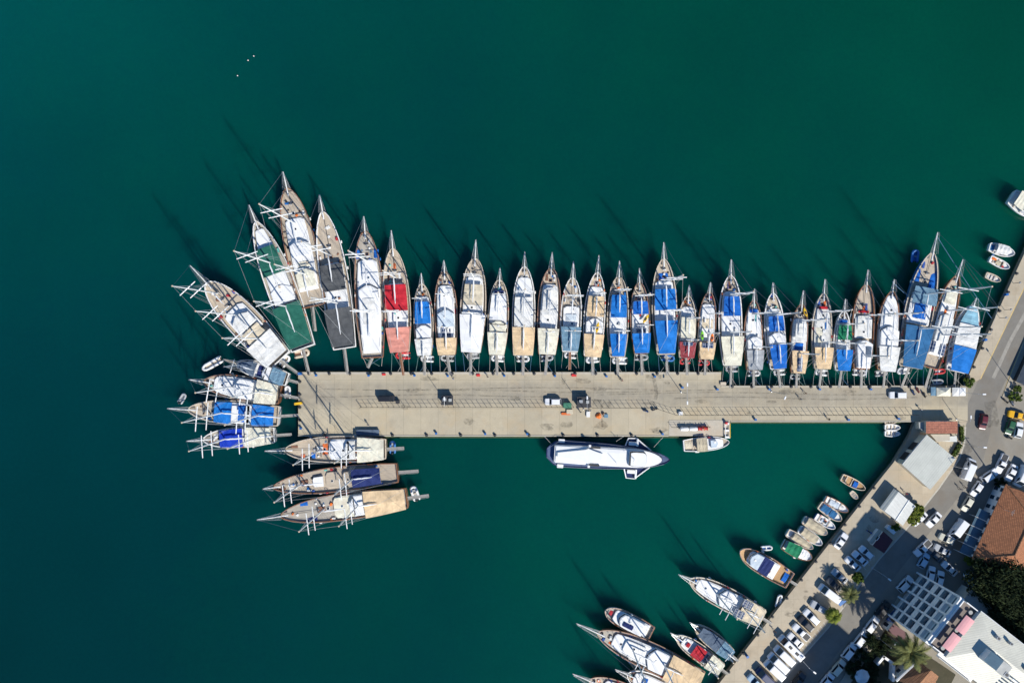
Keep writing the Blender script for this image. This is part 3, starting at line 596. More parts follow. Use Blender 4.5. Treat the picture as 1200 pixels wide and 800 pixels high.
row('white schooner with two solar panels and bare teak stern', Z6, (1091, 431), (1120, 322), (1127.5, 304), 25.5,
    [('C', (350, 625), (430, 330), .72, 'white', dict(hatches=2)), ('F', (405, 385), (428, 325), .6, 'cream', dict(z=1.0, name='sun_cover')), ('P', (350, 560), (390, 430), .66, 'offwhite'), ('S', (345, 588), None, 1, 1.2, dict(y=1.35, d=(2.8, 1.4))), ('S', (358, 596), None, 1, 1.2, dict(y=-1.35, d=(2.8, 1.4)))],
    [((410, 420), 22, 2.4), ((370, 530), 22, 2.3)], gx=1084, hull='hull_wood', nick='the solar-panel schooner', name='schooner')
row('white gulet with pale aqua bow cover and blue stern awning by the quay', Z6, (1121, 435), (1140, 357), (1144, 349), 29,
    [('A', (478, 478), (520, 400), .84, 'aqua', dict(ridge=.3, ht=1.2)), ('C', (455, 580), (500, 480), .8, 'white', dict(hatches=1)), ('A', (462, 590), (492, 482), .9, 'offwhite', dict(ridge=.15)), ('A', (440, 700), (465, 585), .92, 'brightblue', dict(ridge=.22))],
    [], gx=1118, rim='rail_white', deck='whitedeck', nick='the aqua-cover gulet', pw=3, sw=.8, fore=False)
dinghy('royal blue covered dinghy floating beside the bow of the steel blue awning gulet', (1072.3, 300), .1, 1.5, 3.4, 'blue', False, fl='plastic_blue', Wd=2.1)
dinghy('grey dinghy afloat between the pier and the schooner', (1098, 447.5), .1, .1, 3.2, 'grey', False)
dinghy('red inflatable at the stern of the solar-panel schooner', (1101, 435), .2, .1, 3.0, 'red', False)
for lab, p_, q_, col in (('large gulet with steel blue stern awning, grey forward awning and blue bow covers', (1097, 275), (1160, 373), 'rope_blue'), ('white schooner with two solar panels and bare teak stern', (1127, 306), (1165, 360), 'dark'), ('brown-rimmed gulet with white roofs from bow to stern', (1045, 329), (1072, 352), 'rope_blue')):
    h_ = BOATS[lab]; p_ = h_.inv @ W(p_[0], p_[1], 2.5); q_ = h_.inv @ W(q_[0], q_[1], G if q_[0] > 1150 else 2.5); line(h_.root, (p_.x, p_.y, 2.5), (q_.x, q_.y, G + .1 if q_[0] > 50 else 2.0), col, .4, .06)
# --- west side of the pier head
WG = 'boats along the west end of the pier'
gulet('narrow boat with dark blue awnings and a blue-grey stern roof', (336, 444.6), (275.8, 425), 21, (262, 419.5),
      [('C', .2, .8, .8, 'white', dict(hatches=0)), ('A', .58, .92, .82, 'slate', dict(ridge=.3)), ('F', .48, .56, .6, 'navy', dict(z=1.0)), ('P', .31, .46, .8, 'white'), ('A', .02, .29, .98, 'greyblue', dict(ridge=.15))],
      [(.86, 14, 1.8)], sprit='spar_wood', group=WG, rim='rail_white', gang=((336, 444.6), (350, 448)), name='boat', deck='teak_pale', gear=8)
gulet('white-roofed gulet with cream stern awning beside the dark blue boat', (328, 462.5), (239, 447), 29, (222, 444),
      [('C', .3, .86, .8, 'white', dict(hatches=3)), ('P', .36, .6, .76, 'white'), ('A', .02, .3, .98, 'cream', dict(ridge=.16))],
      [(.62, 24, 3.2, 6), (.25, 22, 2.6, 4)], group=WG, hull='hull_brown', gang=((328, 462.5), (350, 466)), gear=14)
gulet('wide gulet with three bright blue roofs and bare teak bow', (326, 487.5), (221, 479.5), 28.5, (197, 477.5),
      [('C', .18, .66, .82, 'white', dict(hatches=0)), ('A', .5, .69, .88, 'brightblue', dict(ridge=.2)), ('F', .37, .45, .68, 'blue', dict(z=1.05, name='sun_mattress')), ('P', .27, .36, .8, 'white'), ('A', .03, .27, .9, 'brightblue', dict(ridge=.2))],
      [(.6, 26, 3.3, 7), (.2, 25, 3.2, 6)], group=WG, gang=((326, 487.5), (350, 486)), gear=16, sw=.8)
gulet('white-hulled gulet with royal blue forward awning and pale cream awning', (321, 509.8), (238, 515), 24, (219, 518.5),
      [('C', .3, .72, .84, 'white', dict(hatches=1)), ('A', .42, .74, .9, 'royal', dict(ridge=.24)), ('A', .02, .38, .99, 'cream', dict(ridge=.14))],
      [(.66, 24, 3.0, 6), (.18, 24, 2.6, 4)], group=WG, rim='rail_white', gang=((321, 510), (342, 508.5)), gear=10)
dinghy('long white open launch tied ahead of the narrow dark blue boat', (248.6, 426.5), .1, .52 + math.pi, 5.8, 'white', False, fl='rail_pale', Wd=2.0)
dinghy('grey inflatable jet boat drifting west of the blue-roofed gulet', (213.6, 466.5), .1, 1.0, 3.0, 'grey', True)
dinghy('white inflatable between the gangway and the cream-awning gulet', (337, 459), .2, 1.57, 3.4, 'white', True)
# --- south side of the pier head
SG = 'boats rafted south of the pier head'
gulet('gulet alongside the pier with orange deck mats and cream stern awning', (452, 525.8), (334, 527), 31, (311, 531),
      [('C', .28, .56, .74, 'white', dict(hatches=3)), ('P', .3, .4, .7, 'offwhite'), ('A', .01, .27, .98, 'cream', dict(ridge=.2)), ('B', .66, None, 2, 'cushion_white', {}), ('F', .58, .63, .42, 'orangecloth', {}), ('F', .8, .84, .2, 'orangecloth', dict(y=1.6)), ('F', .7, .74, .25, 'blue', dict(y=1.5))],
      [(.65, 25, 2.9, 6), (.31, 23, 2.7, 5)], group=SG, hull='hull_tan', gear=18)
gulet('brown gulet with indigo stern awning and bare plank deck', (466, 553.5), (321, 569.7), 29.5, (309, 571.6),
      [('A', .13, .36, .72, 'navy', dict(ridge=.4)), ('C', .6, .68, .4, 'white', dict(hatches=0)), ('C', .36, .44, .5, 'teak_pale', dict(hatches=1)), ('C', .48, .58, .62, 'teak_pale', dict(hatches=1, ht=.5)), ('B', .75, None, 2, 'cushion_brown', {})],
      [(.77, 24, 2.9, 6), (.35, 24, 2.8, 5)], group=SG, hull='hull_brown', deck='teak', gear=22)
gulet('outermost gulet with long sand-coloured stern awning and turquoise deck tub', (477, 583), (330, 603), 32, (303, 612),
      [('C', .34, .58, .76, 'cream', dict(hatches=2)), ('P', .34, .45, .74, 'white'), ('A', .01, .33, .99, 'tan', dict(ridge=.34)), ('B', .68, None, 2, 'cushion_brown', {}), ('F', .72, .8, .2, 'navy', dict(y=2.1)), ('F', .78, .84, .2, 'blue', dict(y=-2.1))],
      [(.66, 24, 2.9, 6), (.38, 24, 2.7, 5)], group=SG, hull='hull_wood', gear=18)
dinghy('blue and white inflatable at the stern of the gulet alongside the pier', (460, 523.5), .3, 1.57, 3.4, 'blue', True)
dinghy('white inflatable behind the outermost rafted gulet', (486, 577.5), .3, 1.9, 4.0, 'white', True)
for nm_, a_, b_ in (('stern of the gulet alongside', (453, 526), (474, 524.5)), ('indigo', (467, 553), (491, 551)), ('outer', (478, 583), (503, 579.5))):
    h_ = list(BOATS.values())[-3 + ('stern', 'indigo', 'outer').index(nm_.split()[0])]; p_ = h_.inv @ W(a_[0], a_[1], 2); q_ = h_.inv @ W(b_[0], b_[1], 2); gangway(h_.root, (p_.x, p_.y, h_.zg(0)), (q_.x, q_.y, h_.zg(0) + .5), 'plank_grey', .8)
# --- boats off the south-east quay
QG = 'boats moored off the south-east quay'
gulet('motor yacht with tan deck, navy canopy and wooden bow', (926.6, 680.7), (867, 645), 24, None,
      [('C', .28, .82, .78, 'white', dict(hatches=0)), ('P', .62, .82, .76, 'paleblue'), ('A', .42, .63, .8, 'navy', dict(ridge=.15)), ('F', .05, .13, .5, 'blue', dict(z=.2, name='rolled_cover'))],
      [], group=QG, rim='varnish', deck='teak_orange', pw=2.8, name='motor_yacht', cat='motor yacht', gang=((926.6, 680.7), (934, 685)), fore=False, gear=8, sw=.85, rise=.06)
gulet('gulet with two solar panels on a beige stern deck near the parked cars', (893, 723.5), (807, 678), 27, (794.8, 672),
      [('C', .3, .88, .74, 'white', dict(hatches=3)), ('P', .42, .6, .74, 'white'), ('A', .02, .3, .97, 'sand', dict(ridge=.06)), ('S', .26, None, 3, 2.5, dict(y=-1.5, d=(.8, 1.9))), ('S', .3, None, 3, 2.5, dict(y=1.6, d=(.8, 1.9)))],
      [(.62, 19, 2.9, 5), (.25, 18, 2.8, 4)], group=QG, gang=((893, 723.5), (904, 730)), sw=.8, gear=12)
gulet('boat wholly covered by grey-blue awnings', (857, 767), (814, 733), 19, (808, 729.5),
      [('C', .3, .7, .7, 'white', dict(hatches=0)), ('A', .34, .86, .9, 'slate', dict(ridge=.2)), ('A', .02, .33, .94, 'greyblue', dict(ridge=.12))],
      [(.2, 10, 1.5)], group=QG, gang=((857, 767), (865, 774)), name='boat', gear=5)
gulet('small gulet with red canopy and cream stern roof', (845.5, 784), (792, 745), 20, (785.7, 741),
      [('C', .3, .84, .74, 'white', dict(hatches=0)), ('A', .4, .62, .74, 'red', dict(ridge=.1, ht=1.7)), ('F', .7, .76, .3, 'red', dict(z=1.0)), ('S', .35, None, 3, 1.2, dict(d=(.7, 2.2))), ('A', .03, .31, .96, 'cream', dict(ridge=.1))],
      [(.34, 13, 1.8)], group=QG, gang=((845.5, 784), (853, 789)), gear=6)
gulet('white motor cruiser with rounded white deckhouse and red bow cover', (764, 743), (709, 715), 21, None,
      [('C', .1, .8, .78, 'white', dict(hatches=0)), ('P', .2, .7, .74, 'white'), ('F', .84, .9, .4, 'cushion_red', {}), ('F', .4, .6, .25, 'navy', dict(z=2.2, y=.6))],
      [], group=QG, rim='varnish', name='motor_cruiser', cat='motor boat', pw=2.8, sw=.82, fore=False, gear=6, rise=.06)
gulet('long gulet with white deckhouses and broad tan stern awning', (821, 797), (699, 738.6), 33, (674, 731),
      [('C', .32, .84, .7, 'white', dict(hatches=4)), ('P', .34, .52, .76, 'white'), ('C', .56, .74, .5, 'whitedeck', dict(ht=1.6, hatches=1)), ('A', .02, .33, .98, 'tan', dict(ridge=.3))],
      [(.66, 22, 1.6, 6), (.36, 22, 1.6, 5)], group=QG, hull='hull_wood', gear=16)
gulet('white gulet at the lower frame edge with blue mat and light crosstrees', (795, 818), (735, 789.5), 25, (720.7, 784),
      [('C', .3, .86, .72, 'white', dict(hatches=1)), ('F', .62, .7, .4, 'blue', dict(z=1.0, name='sun_mattress'))],
      [(.82, 12, 2.4, 4)], group=QG, rim='rail_white', gear=8)
gulet('brown gulet cut by the lower edge of the view', (778, 835), (690, 795.5), 27, (668.7, 793.5), [('C', .3, .8, .7, 'white')], [(.6, 18, 2.0)], group=QG, hull='hull_brown', gear=10)
# --- small open boats
SMG = 'small boats tied bow-in to the south-east quay'
def launch(label, a, b, beam, hull, feats=(), group=SMG, deck='whitedeck', rim='rail_pale', zm=.85, gear=2, name='small_boat', cat='boat', **k):
    """a small open boat from its stern a to its bow b: hull, floor, thwarts and what the photo shows on it"""
    k.setdefault('sw', .8)
    h = gulet(label, a, b, beam, None, feats, (), hull=hull, rim=rim, deck=deck, zm=zm, group=group, railings=False, fore=False, gear=gear, bul=.4, name=name, cat=cat, pw=2.6, railw=.14, **k)
    for t in (.2, .45, .68):
        m = MB(); m.box((h.x(t), 0, h.zd(t) + .18), (.26, 2 * h.hw(t) - .2, .06), 'rail_pale'); m.build('thwart', h.root)
    return h
def cover(m, t0=.08, t1=.86, wf=.92, ht=.9): return ('A', t0, t1, wf, m, dict(ht=ht, ridge=.35))
launch('small tan fishing boat with blue engine cover near the metal shed', (989, 560), (1016, 574), 10.5, 'hull_tan', [('F', .5, .68, .6, 'blue', dict(z=.4)), ('F', .0, .14, .5, 'dark', dict(z=.3))], deck='teak_orange')
launch('tiny white rowing boat beside the tan fishing boat', (1000.5, 577.5), (1008, 585.5), 6, 'hull_white', zm=.5, gear=0)
launch('white open boat with many white seats', (969.5, 586), (996, 600), 11, 'hull_white', [('F', .2, .6, .55, 'paleblue', dict(z=.3)), ('F', .62, .8, .4, 'cushion_white', dict(z=.3))], rim='varnish')
launch('blue-decked boat second below the white-seat boat', (963, 592.5), (988, 610.5), 12, 'hull_tan', [('F', .1, .45, .75, 'steelblue', dict(z=.5)), ('F', .48, .74, .7, 'steelblue', dict(z=.5))])
launch('small pale blue open boat', (958.5, 606), (980.5, 620), 9.5, 'hull_blue', [('F', .3, .6, .4, 'paleblue', dict(z=.25)), ('F', .42, .54, .3, 'dark', dict(z=.45))], rim='rail_white')
launch('boat under a beige cover next to the pale blue boat', (944.5, 610), (971, 626.5), 12.5, 'hull_white', [cover('khaki')])
launch('boat under a beige cover with exposed pale blue bow', (939.5, 621), (965, 639), 12, 'hull_white', [cover('khaki', .08, .74)], rim='rail_white')
launch('boat with long narrow beige cover beside the green awning boat', (925, 625), (954.5, 643.5), 11.5, 'hull_white', [cover('khaki', .2, .86, .75)])
launch('white boat with emerald green awning over its stern half', (920, 638.5), (953, 655.5), 15.5, 'hull_white', [('A', .06, .54, .95, 'emerald', dict(ht=1.5, ridge=.3)), ('A', .545, .86, .8, 'white', dict(ht=1.0, ridge=.2))], rim='varnish')
dinghy('small white and blue jet ski beside the wooden-bow yacht', (898.5, 642), .1, .1, 3.0, 'white', True, fl='plastic_blue', name='jet_ski', Wd=1.4)
dinghy('small beige dinghy tied to the quay below the yacht', (913, 703.7), .1, 1.35, 3.6, 'white', False, fl='rail_pale', Wd=1.5)
PG = 'open boats tied under the inner corner of the pier'
launch('grey half-hidden skiff nearest the pier wall in the inner corner', (1040.5, 495), (1054, 494.8), 5, 'hull_white', group=PG, zm=.5, gear=0)
launch('white open boat, middle one of the inner corner row', (1040.5, 501.2), (1058.3, 501.6), 7.2, 'hull_white', group=PG, zm=.55, gear=0, rim='rail_white')
launch('white open boat, outermost of the inner corner row', (1040.5, 508.6), (1058.3, 508.8), 7.2, 'hull_white', group=PG, zm=.55, gear=0, rim='rail_white')
NG = 'boats tied to the north-east quay'
launch('white motor boat with large white canopy and blue stern', (1163, 288.5), (1192, 297), 13.5, 'hull_white', [('A', .22, .68, .88, 'offwhite', dict(ht=1.4, ridge=.3)), ('F', .02, .2, .6, 'steelblue', dict(z=.3)), ('P', .6, .76, .6, 'white', dict(ht=1.2))], group=NG, sw=.66, rim='rail_white')
launch('white speedboat with beige seat below the canopy boat', (1164, 302.5), (1186, 313.5), 9.5, 'hull_white', [('F', .3, .55, .5, 'khaki', dict(z=.4)), ('F', .56, .64, .55, 'dark', dict(z=.35))], group=NG, rim='rail_white')
launch('open wooden boat with four white thwarts', (1159.5, 321.5), (1176.5, 328.5), 8, 'hull_tan', [('F', .1, .18, .8, 'cushion_white', dict(z=.2)), ('F', .35, .43, .8, 'cushion_white', dict(z=.2)), ('F', .58, .66, .8, 'cushion_white', dict(z=.2))], group=NG, zm=.6, gear=0)
launch('cabin boat with ivory roofs cut by the right edge', (1188, 230), (1222, 252), 24, 'hull_white', [('A', .08, .4, .9, 'cream', dict(ht=1.8, ridge=.15)), ('P', .42, .75, .8, 'cream')], group=NG, rim='rail_white', zm=1.3)
# small workboat by the fuel platform
launch('small workboat with khaki canopy moored at the fuel platform', (802, 522.5), (855, 518), 16.5, 'hull_white', [('C', .3, .86, .76, 'white', dict(hatches=2)), ('P', .58, .74, .6, 'paleblue', dict(ht=1.5)), ('A', .27, .5, .96, 'khaki', dict(ht=1.5, ridge=.2)), ('F', .03, .22, .6, 'beige', dict(z=.1))],
       group='', rim='rail_white', zm=1.3, gear=5, name='workboat', cat='boat', deck='teak_pale')
# --- hydrofoil ferry
def ferry():
    a, b = W(640.7, 530, 2), W(784.5, 538.6, 2); L = (b - a).length; c = (a + b) / 2; rz = math.atan2(b.y - a.y, b.x - a.x)
    root = thing('ferry', 'white hydrofoil ferry with navy hull moored along the south side of the pier', 'ferry', (c.x, c.y, 0), rz)
    h = Hull(L, 31 * S, 1.9, .34, .02, .15, 3.0, .6, .1); h.build(root, 'hull_navy', 'hull_navy', 'ferry_deck', .16)
    o = []
    def lvl(x0, x1, w, pw): # plan outline with rounded nose, negative y first
        T = [i / 9 * .7 for i in range(9)] + [.7 + .3 * math.sin(i * math.pi / 14) for i in range(8)]; P = [(x0 + (x1 - x0) * t, w * (.9 + .1 * min(1, t * 5)) * (1 if t < .7 else max(.004, 1 - ((t - .7) / .3) ** pw) ** .5)) for t in T]
        return [(x, -y) for x, y in P] + [(x, y) for x, y in P[::-1]]
    mb = MB(); o1 = lvl(-L * .44, L * .44, 11.0 * S, 2.2); o2 = lvl(-L * .44, L * .425, 10.4 * S, 2.2)
    mb.loft([[(x, y, 1.7) for x, y in o1], [(x, y, 2.5) for x, y in o1], [(x, y, 3.3) for x, y in o2]], 'white', True, False); mb.prism(shrink(o2, 1.0), 3.3, 3.36, 'white'); sup = mb.build('superstructure', root)
    w = MB()
    for sg in (1, -1): w.loft([[(x + .0, sg * (abs(y) + .02), 2.5) for x, y in o1[20:33]], [(x, sg * (abs(y) - .05), 3.05) for x, y in o2[20:33]]], 'glass', False, False)
    nose = o1[11:23]; w.loft([[(x * 1.002, y * 1.002, 2.45) for x, y in nose], [(x * .985, y * .98, 3.0) for x, y in nose]], 'glass', False, False); w.build('window', sup)
    r = MB(); xs = (-L * .44, -L * .2, -L * .17); y0 = 0
    r.loft([[(x, y, z) for y, z in ((-10 * S, 3.37), (-9.2 * S, 3.55), (-1.2, 3.62), (1.2, 3.62), (9.2 * S, 3.55), (10 * S, 3.37))] for x in (-L * .43, -L * .16, L * .14)], 'white', False, False); r.build('roof', sup)
    s = MB(); s.prism([(-L * .43, -.5), (-L * .19, -1.7), (-L * .17, -2.0), (-L * .1, -1.3), (-L * .05, -.9), (-L * .05, .9), (-L * .1, 1.3), (-L * .17, 2.0), (-L * .19, 1.7), (-L * .43, .5)], 3.6, 4.15, 'white', None, .94); s.build('engine_casing', sup)
    for sg in (1, -1):
        t = MB(); t.rbox((-L * .115, sg * 2.25, 3.6), (2.6, .5, .35), 'dark'); t.rbox((-L * .16, sg * 2.6, 3.6), (.6, .6, .5), 'white'); t.build('air_intake', sup)
    br = MB(); ob = lvl(L * .17, L * .3, 1.75, 3); br.loft([[(x, y, 3.4) for x, y in shrink(ob, 1.12, 1.12)], [(x, y, 4.1) for x, y in shrink(ob, 1.1, 1.1)]], 'white', True, False); br.prism(shrink(ob, .98, .98), 4.72, 4.85, 'white'); bo = br.build('bridge', sup)
    g = MB(); g.loft([[(x, y, 4.1) for x, y in shrink(ob, 1.09, 1.09)], [(x, y, 4.73) for x, y in shrink(ob, .97, .97)]], 'glass', True, False); g.build('windscreen', bo)
    m = MB(); m.tube((L * .2, 0, 4.8), (L * .17, 0, 8.5), .09, 'spar_white', .05); m.tube((L * .185, -.9, 6.6), (L * .185, .9, 6.6), .05, 'spar_white'); m.build('radar_mast', bo)
    m = MB(); m.tube((L * .06, -1.2, 3.6), (L * .05, -1.4, 6.4), .07, 'spar_white', .04); m.build('antenna', sup)
    for sg in (1, -1):   # forward foil wings and after pods
        f = MB(); xo = L * .155; y0 = 13.5 * S; yb = h.hw((xo + 6.4) / L + .5) - .25; y1 = (24 if sg < 0 else 22) * S
        P = [(xo - .6, sg * y0, 2.0), (xo + .1, sg * y1, 1.6), (xo + 2.2, sg * (y1 + .1), 1.6), (xo + 6.4, sg * yb, 2.0)]
        f.path(P, .17, 'white', 6); f.prism([(p[0] + .1, p[1] * .99) for p in P], 1.35, 1.5, 'hull_navy'); f.rbox((xo + 1.2, sg * (y0 + .6), 1.6), (2.0, .9, .7), 'white'); f.tube((xo + 2.4, sg * y0, 2.2), (xo + 2.4, sg * y1, 2.0), .3, 'white'); f.build('foil_wing', root)
        p = MB(); p.rbox((-L * .385, sg * 14.6 * S, 1.5), (1.6, .9, .7), 'white'); p.tube((-L * .385, sg * 11 * S, 1.5), (-L * .385, sg * 14 * S, 1.5), .14, 'white'); p.build('stern_fender', root)
    d = MB(); 
    for i in range(5): d.rbox((-L * .46 + .1 * abs(i - 2), (i - 2) * .9, 1.95), (.7, .55, .35), random.choice(['cushion_red', 'white', 'dark'])); 
    for k in range(1): pass
    rl = MB()
    P = [(h.x(t), -h.hw(t) + .1, h.zg(t) + .9) for t in (0, .1, .3, .5, .7, .85, .95)]
    for sg in (1, -1):
        Q = [(x, y * sg, z) for x, y, z in P]; rl.path(Q, .03, 'steel', 4)
        for q in Q: rl.tube((q[0], q[1], q[2] - .9), q, .025, 'steel', n=4)
    rl.build('guard_rail', root)
    inv = (Matrix.Translation((c.x, c.y, 0)) @ Matrix.Rotation(rz, 4, 'Z')).inverted()
    for p, q in (((766, 524), (777, 512)), ((722, 517), (731, 511)), ((647, 521), (638, 511))):
        u = inv @ W(p[0], p[1], 2); v = inv @ W(q[0], q[1], G); line(root, (u.x, u.y, 2), (v.x, v.y, G + .1), 'rope_white', .15, .05)
ferry()
# ------------------------------------------------------------------ setting
def water_mat():
    """murky green harbour water: a clear rippled surface over a scattering, absorbing body of water"""
    m = bpy.data.materials.new('sea_water'); m.use_nodes = True; nt = m.node_tree; nt.nodes.clear(); out = nt.nodes.new('ShaderNodeOutputMaterial'); co = nt.nodes.new('ShaderNodeTexCoord').outputs['Object']; x = sep(nt, co)
    big = noise(nt, co, .008, 3, .5); mid = noise(nt, co, .035, 4, .55)
    g = mth(nt, 'MULTIPLY_ADD', x[0], 1 / 290, .5); g = mth(nt, 'MULTIPLY_ADD', x[1], 1 / 900, g); g = mth(nt, 'MULTIPLY_ADD', mth(nt, 'SUBTRACT', big, .5), 1.1, g); g = mth(nt, 'MULTIPLY_ADD', mth(nt, 'SUBTRACT', mid, .5), .3, g); g = mth(nt, 'MULTIPLY_ADD', mth(nt, 'SUBTRACT', noise(nt, co, .35, 5, .7), .5), .32, g)
    r = nt.nodes.new('ShaderNodeValToRGB'); nt.links.new(g, r.inputs[0]); e = r.color_ramp.elements
    e[0].position = .05; e[0].color = (.69, .69, .84, 1); e[1].position = 1.0; e[1].color = (.9, .95, .86, 1); k = e.new(.5); k.color = (.8, .805, .84, 1)
    f = mth(nt, 'MULTIPLY_ADD', mth(nt, 'MULTIPLY', x[0], x[1]), -.17 / (132 * 88), 1.0); f = mth(nt, 'MINIMUM', mth(nt, 'MAXIMUM', f, .8), 1.18); f = mth(nt, 'MULTIPLY_ADD', mth(nt, 'SUBTRACT', noise(nt, co, .022, 5, .6), .5), .16, f); f = mth(nt, 'MULTIPLY_ADD', mth(nt, 'SUBTRACT', noise(nt, co, 1.1, 4, .7), .5), .14, f)
    cb = nt.nodes.new('ShaderNodeCombineXYZ'); [nt.links.new(f, cb.inputs[i]) for i in range(3)]
    tr = nt.nodes.new('ShaderNodeBsdfTransparent'); nt.links.new(mixc(nt, 1.0, r.outputs[0], cb.outputs[0], 'MULTIPLY'), tr.inputs[0]); gl = nt.nodes.new('ShaderNodeBsdfGlossy'); gl.inputs['Roughness'].default_value = .1
    mp = nd(nt, 'ShaderNodeMapping'); mp.inputs['Scale'].default_value = (1, .55, 1); mp.inputs['Rotation'].default_value = (0, 0, .5); nt.links.new(co, mp.inputs[0])
    bp = nt.nodes.new('ShaderNodeBump'); bp.inputs['Distance'].default_value = .09; bp.inputs['Strength'].default_value = .8; nt.links.new(noise(nt, mp.outputs[0], .9, 6, .62), bp.inputs['Height']); nt.links.new(bp.outputs[0], gl.inputs['Normal'])
    fr = nt.nodes.new('ShaderNodeFresnel'); fr.inputs[0].default_value = 1.33; mx = nt.nodes.new('ShaderNodeMixShader'); nt.links.new(fr.outputs[0], mx.inputs[0]); nt.links.new(tr.outputs[0], mx.inputs[1]); nt.links.new(gl.outputs[0], mx.inputs[2]); nt.links.new(mx.outputs[0], out.inputs['Surface'])
    alb = (.002, .78, .62, 1); vs = nt.nodes.new('ShaderNodeVolumeScatter'); vs.inputs['Color'].default_value = alb; vs.inputs['Density'].default_value = WD; va = nt.nodes.new('ShaderNodeVolumeAbsorption'); va.inputs['Color'].default_value = alb; va.inputs['Density'].default_value = WD
    ad = nt.nodes.new('ShaderNodeAddShader'); nt.links.new(vs.outputs[0], ad.inputs[0]); nt.links.new(va.outputs[0], ad.inputs[1]); nt.links.new(ad.outputs[0], out.inputs['Volume']); return m
WD = .28
def ground_mat(name, col, col2, sc1=.09, joints=None, jd=.35, wear=None, fine=3.0, dark=.35):
    m, nt, b, co = base_mat(name); x = sep(nt, co)
    n1 = ramp(nt, noise(nt, co, sc1, 6, .62), .32, .68); n2 = ramp(nt, noise(nt, co, sc1 * 7, 5, .6), .35, .75); n3 = ramp(nt, noise(nt, co, fine, 3), .3, .7); n4 = ramp(nt, noise(nt, co, .45, 6, .7), .6, .74)
    c = mixc(nt, n1, col, col2); c = mixc(nt, mth(nt, 'MULTIPLY', n2, dark), c, tuple(v * .62 for v in col)); c = mixc(nt, mth(nt, 'MULTIPLY', n3, .12), c, tuple(v * .5 for v in col)); c = mixc(nt, mth(nt, 'MULTIPLY', n4, .3), c, tuple(v * .35 for v in col))
    n5 = ramp(nt, noise(nt, co, .16, 5, .65), .5, .68); c = mixc(nt, mth(nt, 'MULTIPLY', n5, .45), c, (col[0] * .92, col[1] * .80, col[2] * .68)); n6 = ramp(nt, noise(nt, co, .28, 6, .7), .55, .72); c = mixc(nt, mth(nt, 'MULTIPLY', n6, .35), c, tuple(v * .6 for v in col2))
    if wear:
        for (y0, y1, amt) in wear:
            f = mth(nt, 'MULTIPLY', mth(nt, 'SMOOTH_MIN', ramp(nt, x[1], y0, y0 + 1.2), ramp(nt, x[1], y1, y1 - 1.2), .1), mth(nt, 'MULTIPLY_ADD', n2, .5, .55))
            c = mixc(nt, mth(nt, 'MULTIPLY', f, amt), c, (.20, .19, .17))
    if joints:
        jx, jy, ox, oy = joints; wob = mth(nt, 'MULTIPLY', noise(nt, co, .6, 2), .08)
        a = mth(nt, 'LESS_THAN', mth(nt, 'FRACT', mth(nt, 'DIVIDE', mth(nt, 'ADD', mth(nt, 'ADD', x[0], wob), ox), jx)), .10 / jx); d = mth(nt, 'LESS_THAN', mth(nt, 'FRACT', mth(nt, 'DIVIDE', mth(nt, 'ADD', x[1], oy), jy)), .10 / jy)
        # every slab weathers a little differently
        wn = nt.nodes.new('ShaderNodeTexWhiteNoise'); wn.noise_dimensions = '2D'; cv = nt.nodes.new('ShaderNodeCombineXYZ')
        nt.links.new(mth(nt, 'FLOOR', mth(nt, 'DIVIDE', mth(nt, 'ADD', x[0], ox), jx)), cv.inputs[0]); nt.links.new(mth(nt, 'FLOOR', mth(nt, 'DIVIDE', mth(nt, 'ADD', x[1], oy), jy)), cv.inputs[1]); nt.links.new(cv.outputs[0], wn.inputs[0])
        c = mixc(nt, mth(nt, 'MULTIPLY', wn.outputs['Value'], .26), c, tuple(v * .55 for v in col))
        c = mixc(nt, mth(nt, 'MULTIPLY', mth(nt, 'MAXIMUM', a, d), jd), c, (.06, .055, .045))
    nt.links.new(c, b.inputs['Base Color']); b.inputs['Roughness'].default_value = .85; b.inputs['Specular IOR Level'].default_value = .3
    bump(nt, b, n3, .02, .6); MATS[name] = m; return m
yw = lambda py: (400 - py) * S
ground_mat('pier_concrete', (.54, .465, .325), (.46, .41, .315), .07, (4.43, 7.35, 1.2, 24.6 - 0.0), .24, [(yw(478), yw(445), .5), (yw(470), yw(458), .3)])
ground_mat('quay_paving', (.55, .47, .35), (.46, .40, .30), .08, (3.0, 3.0, 0, 0), .12)
ground_mat('pavement', (.46, .41, .33), (.39, .355, .29), .1, (2.0, 2.0, 0, 0), .15)
ground_mat('asphalt', (.25, .23, .19), (.31, .285, .24), .05, None, 0, None, 5.0, .3)
ground_mat('asphalt_road', (.20, .188, .165), (.26, .243, .21), .06, None, 0, None, 5.0, .35)
ground_mat('wall_concrete', (.30, .27, .21), (.22, .21, .17), .3)
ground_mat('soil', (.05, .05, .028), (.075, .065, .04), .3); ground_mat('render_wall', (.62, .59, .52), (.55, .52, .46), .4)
ground_mat('slab_light', (.54, .49, .40), (.47, .43, .35), .12)
simple('kerb_yellow', (.62, .45, .18), .8, .25, 2); simple('kerb', (.48, .45, .38), .8, .2, 2); simple('road_paint', (.62, .60, .54), .7, .3, 3); simple('wall_white', (.72, .72, .70), .7, .08, .5); simple('wall_cream', (.62, .55, .42), .7, .1, .5); simple('frame_white', (.78, .78, .77), .5, .05)
simple('worn_strip', (.31, .29, .25), .8, .25, 1); simple('algae', (.05, .075, .03), .8, .4, 2)
def poly(name, pts, z0, z1, side, top, kind='structure', parent=None, own=True):
    b = MB(); q = [W(x, y, z1) for x, y in pts]; b.prism([(p.x, p.y) for p in q], z0, z1, side, top); o = b.build(name, parent)
    if kind: o['kind'] = kind
    return o
MATS['sea_water'] = water_mat()
b = MB(); b.box((0, 0, -14), (5000, 5000, 14), 'sea_water'); b.build('sea_water')['kind'] = 'structure'
